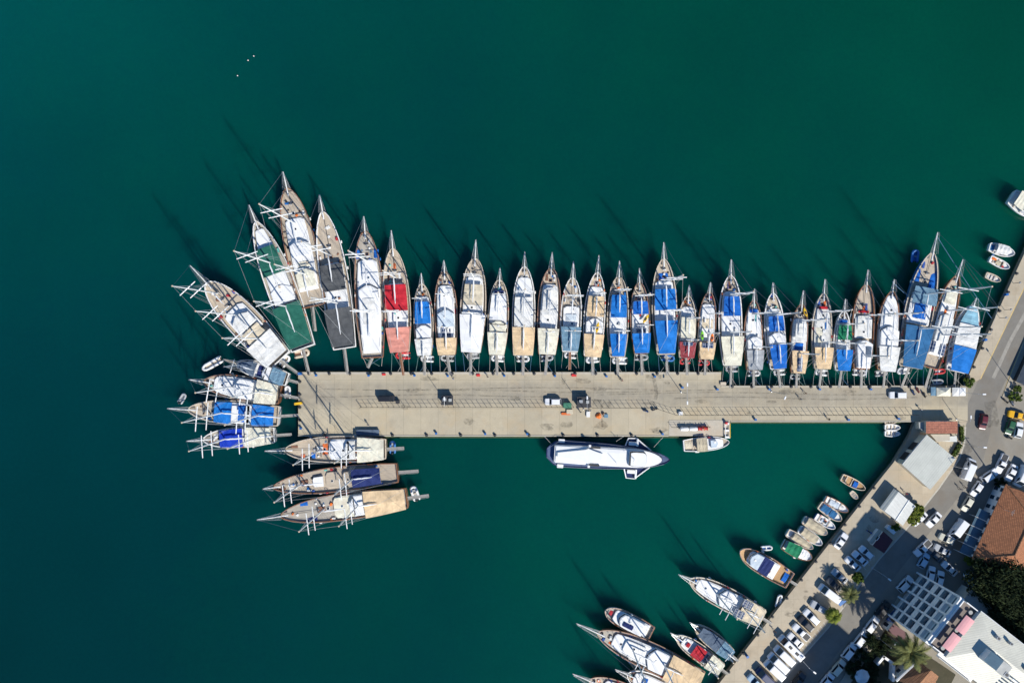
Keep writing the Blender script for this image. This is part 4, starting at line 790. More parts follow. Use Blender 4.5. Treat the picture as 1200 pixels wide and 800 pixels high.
simple('seabed', (.05, .06, .045), .9, .3, .05); b = MB(); b.add([(-2600, -2600, -14.5), (2600, -2600, -14.5), (2600, 2600, -14.5), (-2600, 2600, -14.5)], [[0, 1, 2, 3]], 'seabed'); b.build('seabed')['kind'] = 'structure'
SH = [(2700, -2980), (1330, 14), (1200, 298), (1136, 438), (1133, 453), (1100, 470), (1072, 494), (1067.5, 507), (1060, 521), (1047, 542), (1030, 563), (847, 795), (600, 1108), (-400, 2400), (-400, 9000), (11000, 9000), (11000, -2980)]
ZR = G - .12
poly('ground', SH, -15, ZR, 'wall_concrete', 'asphalt')
JET = [(349.5, 436), (845, 436), (845, 452), (1134, 452), (1134, 494), (855, 494), (855, 510.5), (349.5, 511)]
poly('pier_deck', JET, -14.6, G, 'wall_concrete', 'pier_concrete')
poly('fuel_platform', [(784, 492), (855, 492), (855.2, 510.8), (784, 510.8)], G - .1, G + .06, 'slab_light', 'slab_light')
poly('pier_kerb', [(349.2, 435.8), (845.2, 435.8), (845.2, 438.3), (349.2, 438.3)], G - .2, G + .12, 'slab_light', 'slab_light')
poly('pier_kerb', [(845, 451.8), (1090, 451.8), (1090, 453.6), (845, 453.6)], G - .2, G + .12, 'slab_light', 'slab_light')
poly('pier_kerb', [(349.2, 509.8), (783.5, 509.8), (783.5, 511.2), (349.2, 511.2)], G - .2, G + .1, 'slab_light', 'slab_light')
poly('pier_kerb', [(856, 493.0), (1071, 493.0), (1071, 494.3), (856, 494.3)], G - .2, G + .1, 'slab_light', 'slab_light')
# promenade and parking strip between quay edge and road
NEL = [(1330, 14), (1200, 298), (1136, 438), (1133.2, 453), (1148.5, 444), (1169, 402), (1182, 375), (1250, 232), (1345, 30)]
poly('promenade', NEL, -14.7, G, 'wall_concrete', 'quay_paving')
WST = [(1133, 478), (1131.3, 500), (1130, 519.5), (1124, 537.5), (1100, 572), (1060, 622), (1030, 655), (970, 735.5), (940, 769), (905, 812), (660, 1120), (600, 1108), (847, 795), (1030, 563), (1047, 542), (1060, 521), (1067.5, 507), (1072, 494.2), (1085, 494.2), (1110, 494.2), (1133, 494.2)]
poly('promenade', [p for p in WST if p not in ((1133, 478), (1085, 494.2), (1110, 494.2))], -14.8, G - .004, 'wall_concrete', 'quay_paving')
poly('pavement', [(1199, 403), (1174.5, 465), (1184, 465), (1209, 410), (1260, 300), (1250, 294)], ZR - .3, G, 'kerb', 'pavement')
poly('pavement', [(1060.5, 687), (1045, 712), (1010, 762), (975, 812), (985, 818), (1020, 770), (1047, 731), (1068, 695)], ZR - .3, G, 'kerb', 'pavement')
def strip(name, pts, w, z, mat):
    """a painted or laid strip of width w along a pixel polyline"""
    b = MB(); P = [W(x, y, z) for x, y in pts]; n = len(P); Lf, Rt = [], []
    for i in range(n):
        d = (P[min(i + 1, n - 1)] - P[max(i - 1, 0)]).normalized(); k = Vector((-d.y, d.x, 0)) * w / 2; Lf.append(P[i] + k); Rt.append(P[i] - k)
    b.loft([[p for p in Lf], [p for p in Rt]][::-1], mat, False, False); o = b.build(name); o['kind'] = 'structure'; return o
strip('road', [(1360, 40), (1260, 250), (1222, 330), (1184, 402), (1164, 442), (1148, 478), (1146, 505), (1138, 535), (1112, 573), (1072, 622), (1040, 662), (985, 735), (945, 790), (700, 1110)], 6.4, ZR + .004, 'asphalt_road')
strip('road_marking', [(1262, 246), (1224, 326), (1183.5, 400), (1164, 443)], .9, ZR + .008, 'worn_strip')
strip('road_marking', [(1207, 385), (1198, 405), (1186, 434), (1175, 463)], .3, ZR + .0085, 'kerb_yellow')
strip('kerb', [(1250, 233), (1182.3, 375), (1169.3, 402), (1149, 444)], .22, G + .006, 'kerb_yellow')
strip('kerb', [(1131.5, 500), (1130.2, 519.5), (1124.3, 537.5), (1100.3, 572), (1060.3, 622), (1030.3, 655), (970.3, 735.5), (940.3, 769), (905, 812)], .35, G + .004, 'kerb')
for i in range(9):
    t = i / 8; strip('parking_marking', [(968 - 28 * t - 3, 733 + 34 * t - 4), (968 - 28 * t, 733 + 34 * t)], .14, G + .004, 'road_paint')
for i in range(6):
    t = i / 5; strip('parking_marking', [(1019 - 22 * t - 3, 662 + 26 * t - 4), (1019 - 22 * t, 662 + 26 * t)], .14, G + .004, 'road_paint')
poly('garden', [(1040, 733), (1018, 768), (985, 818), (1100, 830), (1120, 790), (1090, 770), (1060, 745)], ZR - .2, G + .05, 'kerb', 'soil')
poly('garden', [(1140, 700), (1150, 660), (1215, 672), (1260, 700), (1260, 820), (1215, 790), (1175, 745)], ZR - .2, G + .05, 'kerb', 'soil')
def stain_mat():
    m, nt, b, co = base_mat('grime'); f = ramp(nt, noise(nt, co, .9, 6, .7), .38, .62); nt.links.new(mth(nt, 'MULTIPLY', f, .3), b.inputs['Alpha']); b.inputs['Base Color'].default_value = (.10, .09, .07, 1); b.inputs['Roughness'].default_value = .8; MATS['grime'] = m
stain_mat()
for pts, w_ in (([(766, 442), (768, 452), (769.5, 461), (768, 468)], .9), ([(757, 441), (775, 441.5)], .9), ([(695, 471), (704, 473), (716, 474.5)], 1.8), ([(704, 468), (706, 500)], .5), ([(1138, 520), (1118, 556)], 2.2), ([(1160, 470), (1165, 500)], 3.0)):
    zz = (G if pts[0][0] < 1100 else ZR) + .013; strip('stain', pts, w_, zz, 'grime')
def blob(px, py, rx, ry, z):
    b = MB(); c = W(px, py, z); n = 14; ph = [ru(.65, 1.2) for _ in range(n)]; b.add([(c.x + rx * ph[k] * math.cos(k * 2 * math.pi / n), c.y + ry * ph[k] * math.sin(k * 2 * math.pi / n), z) for k in range(n)], [list(range(n))], 'grime'); b.build('stain')['kind'] = 'structure'
rr = random.Random(3)
for k in range(16): blob(rr.uniform(360, 840), rr.uniform(442, 506), rr.uniform(.5, 2.6), rr.uniform(.3, 1.1), G + .01 + .0006 * k)
for k in range(7): blob(rr.uniform(860, 1080), rr.uniform(457, 490), rr.uniform(.6, 2.4), rr.uniform(.3, .8), G + .01 + .0006 * k)
for k in range(8): t = rr.random(); blob(1010 - 130 * t + rr.uniform(5, 22), 596 + 165 * t + rr.uniform(2, 12), rr.uniform(.4, 1.3), rr.uniform(.3, 1.0), G + .01 + .0006 * k)
for k, (y, x0, x1) in enumerate(((455.5, 380, 770), (463.5, 372, 640), (461, 700, 1060), (466.5, 790, 1075), (458.5, 520, 840))):
    strip('tyre_track', [(x0 + (x1 - x0) * q / 8, y + 1.5 * math.sin(q * .9 + k)) for q in range(9)], .3, G + .022 + .0006 * k, 'grime')
for nm, P in (('wide', [(349, 436), (349, 511.6), (855.6, 511.6), (855.6, 494.6), (1071, 494.6), (1066.5, 507), (1059, 521), (1046, 542), (1029, 563), (846, 795)]), ('north', [(349, 435.4), (845.6, 435.4), (845.6, 451.4), (1133, 451.4)]), ('east', [(1135.3, 438), (1199.3, 298), (1240, 208)])):
    b = MB(); b.path([W(x, y, 0) + Vector((0, 0, -.05)) for x, y in P], .3, 'algae', 6); b.build('tide_line')['kind'] = 'structure'
# ------------------------------------------------------------------ buildings
def corrug(name, col, pitch=.6, ang=0.0, amp=.3):
    m, nt, b, co = base_mat(name); mp = nd(nt, 'ShaderNodeMapping'); mp.inputs['Rotation'].default_value = (0, 0, ang); nt.links.new(co, mp.inputs[0]); x = sep(nt, mp.outputs[0])
    s = mth(nt, 'SINE', mth(nt, 'MULTIPLY', x[0], 2 * math.pi / pitch)); s01 = mth(nt, 'MULTIPLY_ADD', s, .5, .5); n1 = ramp(nt, noise(nt, co, .35, 5), .3, .7); n2 = ramp(nt, noise(nt, co, 3, 4), .4, .75)
    sh = mth(nt, 'LESS_THAN', mth(nt, 'FRACT', mth(nt, 'DIVIDE', x[0], pitch * 5)), .06)
    c = mixc(nt, n1, col, tuple(v * .82 for v in col)); c = mixc(nt, mth(nt, 'MULTIPLY', n2, .2), c, tuple(v * .5 for v in col)); c = mixc(nt, mth(nt, 'MULTIPLY', sh, .18), c, tuple(v * .5 for v in col))
    nt.links.new(c, b.inputs['Base Color']); b.inputs['Roughness'].default_value = .5; bump(nt, b, s01, amp * .2, .9); MATS[name] = m
def tiles(name, col, ang=0.0):
    m, nt, b, co = base_mat(name); mp = nd(nt, 'ShaderNodeMapping'); mp.inputs['Rotation'].default_value = (0, 0, ang); nt.links.new(co, mp.inputs[0])
    br = nt.nodes.new('ShaderNodeTexBrick'); nt.links.new(mp.outputs[0], br.inputs['Vector']); br.inputs['Scale'].default_value = 1.0; br.inputs['Brick Width'].default_value = .33; br.inputs['Row Height'].default_value = .42; br.inputs['Mortar Size'].default_value = .04; br.offset = 0
    br.inputs['Color1'].default_value = (*[v * 1.15 for v in col], 1); br.inputs['Color2'].default_value = (*[v * .75 for v in col], 1); br.inputs['Mortar'].default_value = (*[v * .35 for v in col], 1)
    n1 = ramp(nt, noise(nt, co, .4, 6, .65), .3, .75); c = mixc(nt, mth(nt, 'MULTIPLY', n1, .28), br.outputs['Color'], tuple(v * .45 for v in col)); nt.links.new(c, b.inputs['Base Color']); b.inputs['Roughness'].default_value = .8
    bump(nt, b, br.outputs['Fac'], -.06, .8); MATS[name] = m
AR = math.atan2(S * 54, S * 35)
corrug('metal_sheet', (.52, .54, .49), .55, math.radians(38), .1); corrug('roof_sheet', (.64, .63, .54), .5, math.radians(38), .05); corrug('white_sheet', (.68, .69, .65), .8, math.radians(-40), .08)
tiles('clay_tiles', (.50, .20, .09), math.radians(-25)); tiles('terracotta', (.50, .19, .12), 0.0); tiles('clay_tiles_pale', (.42, .20, .10), math.radians(-42))
simple('maroon_roof', (.085, .012, .022), .6, .25, 1); simple('flat_roof', (.36, .37, .36), .8, .2, .6); simple('pink_cloth', (.72, .36, .37), .8, .08, 1); simple('bluegrey_glass', (.09, .15, .20), .15, .3, .5); simple('terrace_floor', (.20, .17, .15), .8, .2, .8); simple('window_pane', (.03, .055, .08), .1, .4, .6)
def block(name, label, cat, corners, z, wall, roof, over=.25, zr=None, group=None, flat=True, base=G):
    """a small building from the pixel corners of its roof seen at height z: walls, a roof slab with overhang"""
    P = [W(x, y, z) for x, y in corners]; c = sum(P, Vector()) / len(P); root = thing(name, label, cat, (c.x, c.y, base), 0, group)
    Q = [(p.x - c.x, p.y - c.y) for p in P]; w = MB(); w.prism(shrink(Q, .95, .95), -1.0, z - base - .12, wall); wl = w.build('wall', root)
    r = MB(); r.prism(Q, z - base - .117, z - base + .05, 'kerb', roof); rf = r.build('roof', root); return root, wl, rf, Q, c
def door_on(wl, Q, i, f, w=1.0, h=2.1, m='glass', name='door', z=.05, k=.95):
    cx = sum(q[0] for q in Q) / len(Q); a, b_ = [Vector((q[0], q[1])) for q in (Q[i], Q[(i + 1) % len(Q)])]; a = Vector((cx + (a.x - cx) * k, a.y * k)); b_ = Vector((cx + (b_.x - cx) * k, b_.y * k)); d = (b_ - a).normalized(); n = Vector((d.y, -d.x)); p = a.lerp(b_, f)
    if n.dot(p) < 0: n = -n
    m_ = MB(); m_.box((p.x + n.x * .03, p.y + n.y * .03, z), (w + .16, .12, h + .1), 'frame_white', math.atan2(d.y, d.x)); m_.box((p.x + n.x * .07, p.y + n.y * .07, z + .06), (w, .1, h - .06), m, math.atan2(d.y, d.x)); return m_.build(name, wl)
r_, wl, rf, Q, c = block('shed', 'large shed with pale corrugated metal roof at the root of the pier', 'shed', [(1086, 509), (1120, 537.5), (1090, 573.6), (1057, 544)], 4.6, 'wall_cream', 'metal_sheet')
for f in (.25, .6): door_on(wl, Q, 3, f, 2.4, 2.5, 'dark')
for f in (.2, .5, .8): door_on(wl, Q, 1, f, 1.4, 1.2, 'window_pane', 'window', 1.0)
g_ = MB(); a_, b2 = Q[0], Q[3]; g_.tube((a_[0], a_[1], 3.2), (b2[0], b2[1], 3.2), .09, 'steel'); g_.build('gutter', rf)
r_, wl, rf, Q, c = block('customs_house', 'small building with terracotta tile roof where the pier meets the road', 'building', [(1085, 493.7), (1122, 493.7), (1122, 507.7), (1085, 507.7)], 4.2, 'wall_cream', 'terracotta')
door_on(wl, Q, 0, .3); door_on(wl, Q, 0, .65, 1.4, 1.2, 'window_pane', 'window', 1.0); door_on(wl, Q, 1, .5, 1.2, 1.2, 'window_pane', 'window', 1.0)
block('annex', 'low grey flat-roofed annex on the west side of the terracotta building', 'building', [(1076.5, 494.5), (1084.3, 494.5), (1084.3, 505), (1077, 503)], 3.0, 'wall_cream', 'flat_roof')
r_, wl, rf, Q, c = block('annex', 'cream flat-roofed annex between terracotta roof and metal shed', 'building', [(1090, 508.6), (1113, 508.6), (1113, 516), (1098, 517.5)], 3.3, 'wall_cream', 'slab_light')
block('carport', 'grey sheet carport beside the cream annex', 'canopy', [(1103, 512), (1121, 510.5), (1121.5, 517.5), (1104, 517)], 2.9, 'flat_roof', 'white_sheet')
r_, wl, rf, Q, c = block('quay_kiosk', 'white-roofed kiosk on the quay beside the bushes', 'kiosk', [(1053, 576), (1073, 593), (1058, 615.5), (1036.5, 598.5)], 3.9, 'wall_white', 'white_sheet')
rr = MB(); p1, p2 = W(1065, 585.5, 3.95) - Vector((c.x, c.y, G)), W(1049.5, 609, 3.95) - Vector((c.x, c.y, G)); rr.tube((p1.x, p1.y, 2.68), (p2.x, p2.y, 2.68), .14, 'frame_white'); rr.build('roof_ridge', rf)
p1, p2 = W(1053, 576, 3.9) - Vector((c.x, c.y, G)), W(1036.5, 598.5, 3.9) - Vector((c.x, c.y, G)); aw = MB(); q1, q2 = p1 + Vector((-.9, .7, -.6)), p2 + Vector((-.9, .7, -.6)); aw.loft([[p1 + Vector((0, 0, .06)), p2 + Vector((0, 0, .06))], [q1 + Vector((0, 0, .06)), q2 + Vector((0, 0, .06))]], 'metal_sheet', False, False); aw.build('awning', rf)
door_on(wl, Q, 3, .5, 1.2, 2.0); door_on(wl, Q, 2, .5, 1.6, 1.2, 'window_pane', 'window', 1.0)
r_, wl, rf, Q, c = block('parking_kiosk', 'small kiosk with dark maroon roof by the parking strip', 'kiosk', [(1035, 622), (1046.5, 632.5), (1036, 648), (1022.5, 639)], 3.3, 'wall_white', 'maroon_roof')
door_on(wl, Q, 3, .5, 1.0, 2.0)
block('counter_hut', 'pale flat-roofed hut attached to the maroon kiosk', 'hut', [(1033.5, 621.5), (1026, 631), (1021.5, 637), (1018.5, 634), (1030, 619.5)], 2.7, 'wall_white', 'slab_light')
def tent(label, x0, y0, x1, y1, m, z=2.4, pk=.9):
    P = [W(x, y, z) for x, y in ((x0, y0), (x1, y0), (x1, y1), (x0, y1))]; c = sum(P, Vector()) / 4; root = thing('tent', label, 'tent', (c.x, c.y, G)); q = [(p.x - c.x, p.y - c.y) for p in P]
    t = MB(); v = [(x, y, z - G) for x, y in q] + [(0, 0, z - G + pk)] + [(x, y, z - G - .25) for x, y in q]; t.add(v, [[0, 1, 4], [1, 2, 4], [2, 3, 4], [3, 0, 4]] + [[i, (i + 1) % 4, (i + 1) % 4 + 5, i + 5] for i in range(4)], m); t.build('tent_roof', root)
    for x, y in q: p = MB(); p.tube((x * .97, y * .97, 0), (x * .97, y * .97, z - G), .05, 'steel'); p.build('pole', root)
    return root
tent('cream market tent with pointed roof at the pier root', 1097.5, 454, 1114, 464, 'cream')
tent('grey side tent flap west of the cream market tent', 1091, 453.5, 1097, 463.5, 'greyblue', 2.2, .2)
tent('white canopy tent nearest the road corner', 1116, 454, 1124, 464, 'offwhite', 2.4, .35); tent('white canopy tent between the cream tent and the lamp at the corner', 1124.3, 454, 1131.5, 463.5, 'white', 2.5, .3)
# two booths on the pier
def booth(label, x0, y0, x1, y1):
    z = 3.1; P = [W(x, y, z) for x, y in ((x0, y0), (x1, y0), (x1, y1), (x0, y1))]; c = sum(P, Vector()) / 4; root = thing('booth', label, 'booth', (c.x, c.y, G)); q = [(p.x - c.x, p.y - c.y) for p in P]
    w = MB(); w.prism(shrink(q, .86, .86), 0, z - G - .1, 'dark'); w.build('wall', root); r = MB(); r.prism(q, z - G - .097, z - G, 'hull_navy', 'dark', .97); rf = r.build('roof', root)
    a = MB(); a.rbox((q[0][0] * .45, q[0][1] * .2, z - G + .003), (.95, .75, .5), 'grey'); a.build('air_conditioner', rf); a = MB(); a.rbox((q[1][0] * .5, q[1][1] * .1, z - G + .003), (.8, .8, .4), 'flat_roof'); a.build('roof_box', rf); return root
booth('dark-roofed electrical booth nearer the pier head', 517, 463.5, 531, 474.5); booth('dark-roofed electrical booth beside the fishing gear on the pier', 676, 465, 692.5, 477.5)
# tiled building on the right
def tiled():
    zE, zR = 5.6, 9.0; e = [W(1139, 654.5, zE), W(1179, 567, zE)]; d = (e[1] - e[0]); L = d.length; d.normalize(); n = Vector((d.y, -d.x, 0)); Wd = 13.6
    c = e[0] + d * L / 2 + n * Wd / 2; rz = math.atan2(d.y, d.x); root = thing('tiled_building', 'long two-storey white building with hipped brown clay tile roof', 'building', (c.x, c.y, G), rz); hx, hy = L / 2, Wd / 2; e0, r0 = zE - G, zR - G
    w = MB(); w.box((0, 0, -.5), (L - 1.1, Wd - 1.1, e0 + .4), 'wall_white'); wl = w.build('wall', root)
    for mat, nm, F in (('clay_tiles', 'roof', [[(-hx, hy), (hx, hy), 'b', 'a'], [(hx, hy), (hx, -hy), 'b'], [(hx, -hy), (-hx, -hy), 'a', 'b'], [(-hx, -hy), (-hx, hy), 'a']]),):
        m = MB(); A, B = (-hx + 5.2, 0, r0), (hx - 5.2, 0, r0); C = [(-hx, -hy, e0), (hx, -hy, e0), (hx, hy, e0), (-hx, hy, e0)]
        m.add(C + [A, B] + [(x, y, e0 - .18) for x, y, _ in C], [[0, 1, 5, 4], [1, 2, 5], [2, 3, 4, 5], [3, 0, 4], [0, 6, 7, 1], [1, 7, 8, 2], [2, 8, 9, 3], [3, 9, 6, 0], [9, 8, 7, 6]], mat); rf = m.build(nm, root)
        for p, q in ((A, B), (A, C[0]), (A, C[3]), (B, C[1]), (B, C[2])): k = MB(); k.tube(Vector(p) + Vector((0, 0, .05)), Vector(q) + Vector((0, 0, .05)), .15, 'clay_tiles_pale'); k.build('ridge_tiles', rf)
    ch = MB(); ch.box((2, -2.6, r0 - 2.2), (1.0, .9, 2.6), 'wall_cream'); ch.box((2, -2.6, r0 + .4), (1.2, 1.1, .15), 'clay_tiles_pale'); ch.build('chimney', rf)
    an = MB(); an.tube((4.2, 5.2, e0), (4.2, 5.2, e0 + 4.5), .05, 'steel'); an.tube((3.4, 5.2, e0 + 4.2), (5.0, 5.2, e0 + 4.2), .03, 'steel'); an.tube((3.7, 5.2, e0 + 3.8), (4.7, 5.2, e0 + 3.8), .03, 'steel'); an.build('aerial', rf)
    for k in range(8):
        x = -hx + 1.6 + k * (L - 3.2) / 7
        for z in (.6, 3.0):
            wm = MB(); wm.box((x, hy - .53, z - .5), (1.25, .1, 1.7), 'frame_white'); wm.box((x, hy - .47, z - .4), (1.0, .1, 1.5), 'window_pane'); wm.build('window', wl)
    for k in range(5):   # glazed veranda panels along the south half of the street front
        x = -hx + 1.5 + k * 2.45; v = MB(); v.sheet(lambda u, w_: (x + 2.2 * (u - .5), hy - .4 + 2.7 * w_, 2.9 - .5 * w_), 2, 2, 'bluegrey_glass', .05); v.build('veranda_panel', root); f = MB(); f.tube((x - 1.2, hy - .4, 2.95), (x - 1.2, hy + 2.4, 2.45), .06, 'frame_white'); f.tube((x - 1.2, hy + 2.4, 0), (x - 1.2, hy + 2.4, 2.45), .06, 'frame_white'); f.build('veranda_post', root)
tiled()
# hotel
simple('hotel_glass', (.10, .18, .23), .12, .5, .5)  # lighter base colour than window_pane, stands in for the sky reflected in the panes
def hotel():
    N, Wc = W(1075, 671.5, 0), W(1038.7, 718, 0); d = (Wc - N); L = d.length; d.normalize(); n = Vector((-d.y, d.x, 0)); zt = 18.3; zp = 19.7
    if n.x < 0: n = -n
    rz = math.atan2(n.y, n.x); c = N + d * L / 2; root = thing('hotel', 'tall white hotel with a grid of windows facing the road', 'hotel', (c.x, c.y, ZR), rz); hy = L / 2   # local x: away from the street
    w = MB(); w.box((1.9, 0, -1), (3.8, L, zt + 1), 'wall_white', 0, 'terrace_floor'); w.box((20.2, 0, -1), (32.8, L + .0, zp + 1), 'wall_white', 0, 'slab_light'); wl = w.build('wall', root)
    for k in range(5):
        y = -hy + L * (k + .5) / 5
        for s in range(5):
            z = 2.75 + s * 3.1; wm = MB(); wm.box((-.02, y, z + .5), (.08, 1.75, 2.0), 'hotel_glass'); wm.build('window', wl)
            if s > 3: continue
            sl = MB(); sl.rbox((-.5, y, z + .1), (1.0, L / 5 - .5, .14), 'frame_white'); sl.build('balcony', wl)
            rl = MB(); rl.box((-.98, y, z + .25), (.05, L / 5 - .55, .75), 'bluegrey_glass' if (k + s) % 3 else 'wall_white'); rl.build('balcony_panel', wl)
    for k in range(6): f = MB(); f.box((-.56, -hy + L * k / 5, 0), (1.12, .45, zt - .02), 'frame_white'); f.build('fin', wl)
    for s in range(5): f = MB(); f.box((-.45, 0, 2.8 + s * 3.1 + 2.2), (.9, L - .1, .85), 'frame_white'); f.build('floor_band', wl)
    f = MB(); f.box((-.12, 0, zt), (.22, L, .3), 'frame_white'); f.build('top_beam', wl)
    for sg, m in ((1, 'frame_white'), (-1, 'frame_white')): f = MB(); f.box((1.9, sg * (hy - .12), zt), (3.6, .22, 1.1), m); f.build('parapet', wl)
    for y in (-3.0, 1.9): u = MB(); u.sheet(lambda a, b_: (1.0 + 2.4 * a, y + 4.1 * (b_ - .5), zt + 2.1 + .2 * math.sin(a * math.pi)), 4, 3, 'pink_cloth', .05); uo = u.build('terrace_awning', root)
    for i in range(5): t = MB(); t.lathe((2.4, -hy + 1.2 + i * 2.6, zt), [(.3, 0), (.06, .05), (.06, .7), (.5, .72), (.5, .76)], 'flat_roof', 8); t.build('terrace_table', root)
    r = MB(); x0, x1 = 3.6, 36.4; z0 = zp + .05   # low metal roof, hip at the north corner
    r.add([(x0, hy + .2, z0), (x1, hy + .2, z0), (x1, -hy - .2, z0), (x0, -hy - .2, z0), (x0 + 6.5, hy - 5.0, z0 + 1.0), (x1, hy - 5.0, z0 + 1.0)], [[0, 4, 3], [3, 4, 5, 2], [0, 1, 5, 4]], 'roof_sheet'); rf = r.build('roof', root)
    v = MB(); v.box((10.8, -.6, z0 + .6), (3.6, 2.8, 2.0), 'wall_white', 0, 'bluegrey_glass'); v.build('roof_hatch_house', rf); v = MB(); v.sheet(lambda a, b_: (12.8 + 3.4 * a, -2.1 + 3.0 * b_, z0 + 2.0 - .8 * a), 2, 2, 'flat_roof'); v.build('hatch_roof', rf)
    for x, y, s in ((9.5, 4.2, 1.0), (12.6, 5.0, .8), (16, -1.2, 1.3), (19, 2.6, 1.1), (22, -3.2, 1.2)): v = MB(); v.rbox((x, y, z0 + .5), (s, s * .8, 1.0), 'grey'); v.lathe((x, y, z0 + 1.5), [(.28 * s, 0), (.28 * s, .06)], 'dark', 10); v.build('air_conditioner', rf)
    for i in range(5): v = MB(); v.box((19.5, -4.4 + i * .8, z0 + 1.6), (4.2, .35, .12), 'frame_white'); v.build('pergola_beam', rf)
    v = MB(); v.box((24, 3.2, z0 + .2), (9, 4.5, .7), 'wall_white', 0, 'white_sheet'); v.build('upper_terrace', rf)
    sd = MB(); sd.box((9, -hy - .55, zp - 3.2), (10, 1.1, .25), 'frame_white'); sd.box((9, -hy - 1.05, zp - 2.95), (10, .1, 1.0), 'wall_white'); sd.build('side_balcony', wl)
    for k in range(6):
        for s in range(5): 
            for sg in (1, -1): wm = MB(); wm.box((6 + k * 4, sg * (hy + .02), 2 + s * 3.1), (1.3, .08, 1.5), 'window_pane'); wm.build('window', wl)
    gt = MB(); gt.tube((3.6, hy + .25, zp - .1), (36, hy + .25, zp - .1), .14, 'frame_white'); gt.build('gutter', rf)
hotel()
block('low_extension', 'grey flat-roofed extension in the shade between hotel and trees', 'building', [(1139, 690), (1166.5, 715), (1158, 725), (1130, 701)], 5.5, 'render_wall', 'flat_roof', base=ZR)
r_, wl, rf, Q, c = block('garden_house', 'low house with dark maroon roof at the hotel corner', 'house', [(1046.5, 730.5), (1063, 741), (1059, 750.5), (1040, 739)], 4.4, 'render_wall', 'maroon_roof', base=ZR)
door_on(wl, Q, 3, .5, 1, 2)
def gable():
    z0, z1 = 6.0, 8.0; E1 = [W(1053, 797, z0), W(1077, 775, z0)]; R = [W(1073, 806, z1), W(1091, 785, z1)]; E2 = [W(1087, 818, z0), W(1100, 792, z0)]; c = (E1[0] + E2[1]) / 2; root = thing('garden_house', 'house with brown clay tile gable roof below the big palm', 'house', (c.x, c.y, ZR)); o = Vector((c.x, c.y, ZR))
    m = MB(); m.loft([[p - o for p in q] for q in (E1, R, E2)], 'clay_tiles_pale', False, False); m.build('roof', root); w = MB(); Q = [(p - o)[:2] for p in (E1[0], E1[1], E2[1], E2[0])]; w.prism(shrink(Q, .93, .93), -1, z0 - ZR - .1, 'render_wall'); wl = w.build('wall', root)
    for f in (.25, .6): door_on(wl, Q, 0, f, 1.1, 1.3, 'window_pane', 'window', 1.2, .93)
    p = MB(); a, b_ = E1[0] - o, E1[1] - o; k = Vector((-.5, -.2, -.3)); p.tube(a + k, b_ + k, .35, 'frame_white'); p.build('parapet', root)
gable()
def court():
    pts = [(1029, 778), (1036, 769.5), (1048, 778), (1047, 797)]; P = [W(x, y, 3.2) for x, y in pts]; c = sum(P, Vector()) / 4; root = thing('courtyard_wall', 'white U-shaped courtyard wall in the shaded garden', 'wall', (c.x, c.y, G)); 
    for a, b_ in zip(P, P[1:]): m = MB(); d = b_ - a; mid = (a + b_) / 2 - c; m.box((mid.x, mid.y, 0), (d.length + .5, .6, 1.9), 'frame_white', math.atan2(d.y, d.x)); m.build('wall_section', root)
court()
b_ = block('apartment_block', 'tall pale apartment block south of the view beside the hotel garden', 'building', [(1071, 868), (909, 1058), (999, 1140), (1159, 945)], 0.01, 'wall_white', 'slab_light', base=0)
root = b_[0]; wl = b_[1]; Q = b_[3]
for o in (wl, b_[2]): bpy.data.objects.remove(o)
w = MB(); w.prism(Q, 0, 35, 'render_wall', 'slab_light'); wl = w.build('wall', root); w = MB(); w.prism(shrink(Q, 1.02, 1.02), 35.003, 35.6, 'slab_light'); w.build('roof', root)
for i in range(11):
    for s in range(10): door_on(wl, Q, 0, (i + .5) / 11, 1.6, 1.6, 'window_pane', 'window', 2 + s * 3.2, 1.0)
poolt = thing('parasol', 'pale blue parasol in the dark garden near the lower edge', 'parasol', W(1008, 790, 2.4) * 1); poolt.location.z = G + .05
u = MB(); u.lathe((0, 0, 2.1), [(1.9, 0), (1.0, .45), (.05, .8)], 'paleblue', 8); u.build('canopy', poolt); u = MB(); u.tube((0, 0, 0), (0, 0, 2.5), .04, 'steel'); u.lathe((0, 0, 0), [(.3, 0), (.3, .1), (.05, .12)], 'dark', 8); u.build('pole', poolt)
canvas('awning_dark', (.035, .05, .075)); cf = [(1191, 447), (1216, 392), (1240, 402), (1216, 458)]
r_, wl, rf, Q, c = block('cafe_canopy', 'dark blue-grey cafe canopy at the right edge beside the road', 'canopy', cf, 3.0, 'dark', 'awning_dark', base=G)
# ------------------------------------------------------------------ vegetation
def leaf_mat(name, col, var=.5):
    m, nt, b, co = base_mat(name); n1 = ramp(nt, noise(nt, co, .9, 4), .3, .7); oi = nt.nodes.new('ShaderNodeNewGeometry')
    c = mixc(nt, n1, tuple(v * (1 - var) for v in col), tuple(v * (1 + var) for v in col)); c = mixc(nt, mth(nt, 'MULTIPLY', oi.outputs['Random Per Island'], .6), c, (col[0] * 1.9, col[1] * 1.5, col[2] * .9)); nt.links.new(c, b.inputs['Base Color'])
    b.inputs['Roughness'].default_value = .75; b.inputs['Specular IOR Level'].default_value = .12; MATS[name] = m
leaf_mat('palm_leaf', (.10, .12, .05)); leaf_mat('leaf_dark', (.016, .028, .013)); leaf_mat('leaf_mid', (.07, .115, .025)); leaf_mat('leaf_light', (.12, .16, .03)); simple('bark', (.13, .10, .07), .9, .3, 3); simple('dry_frond', (.22, .15, .06), .9, .3, 3)
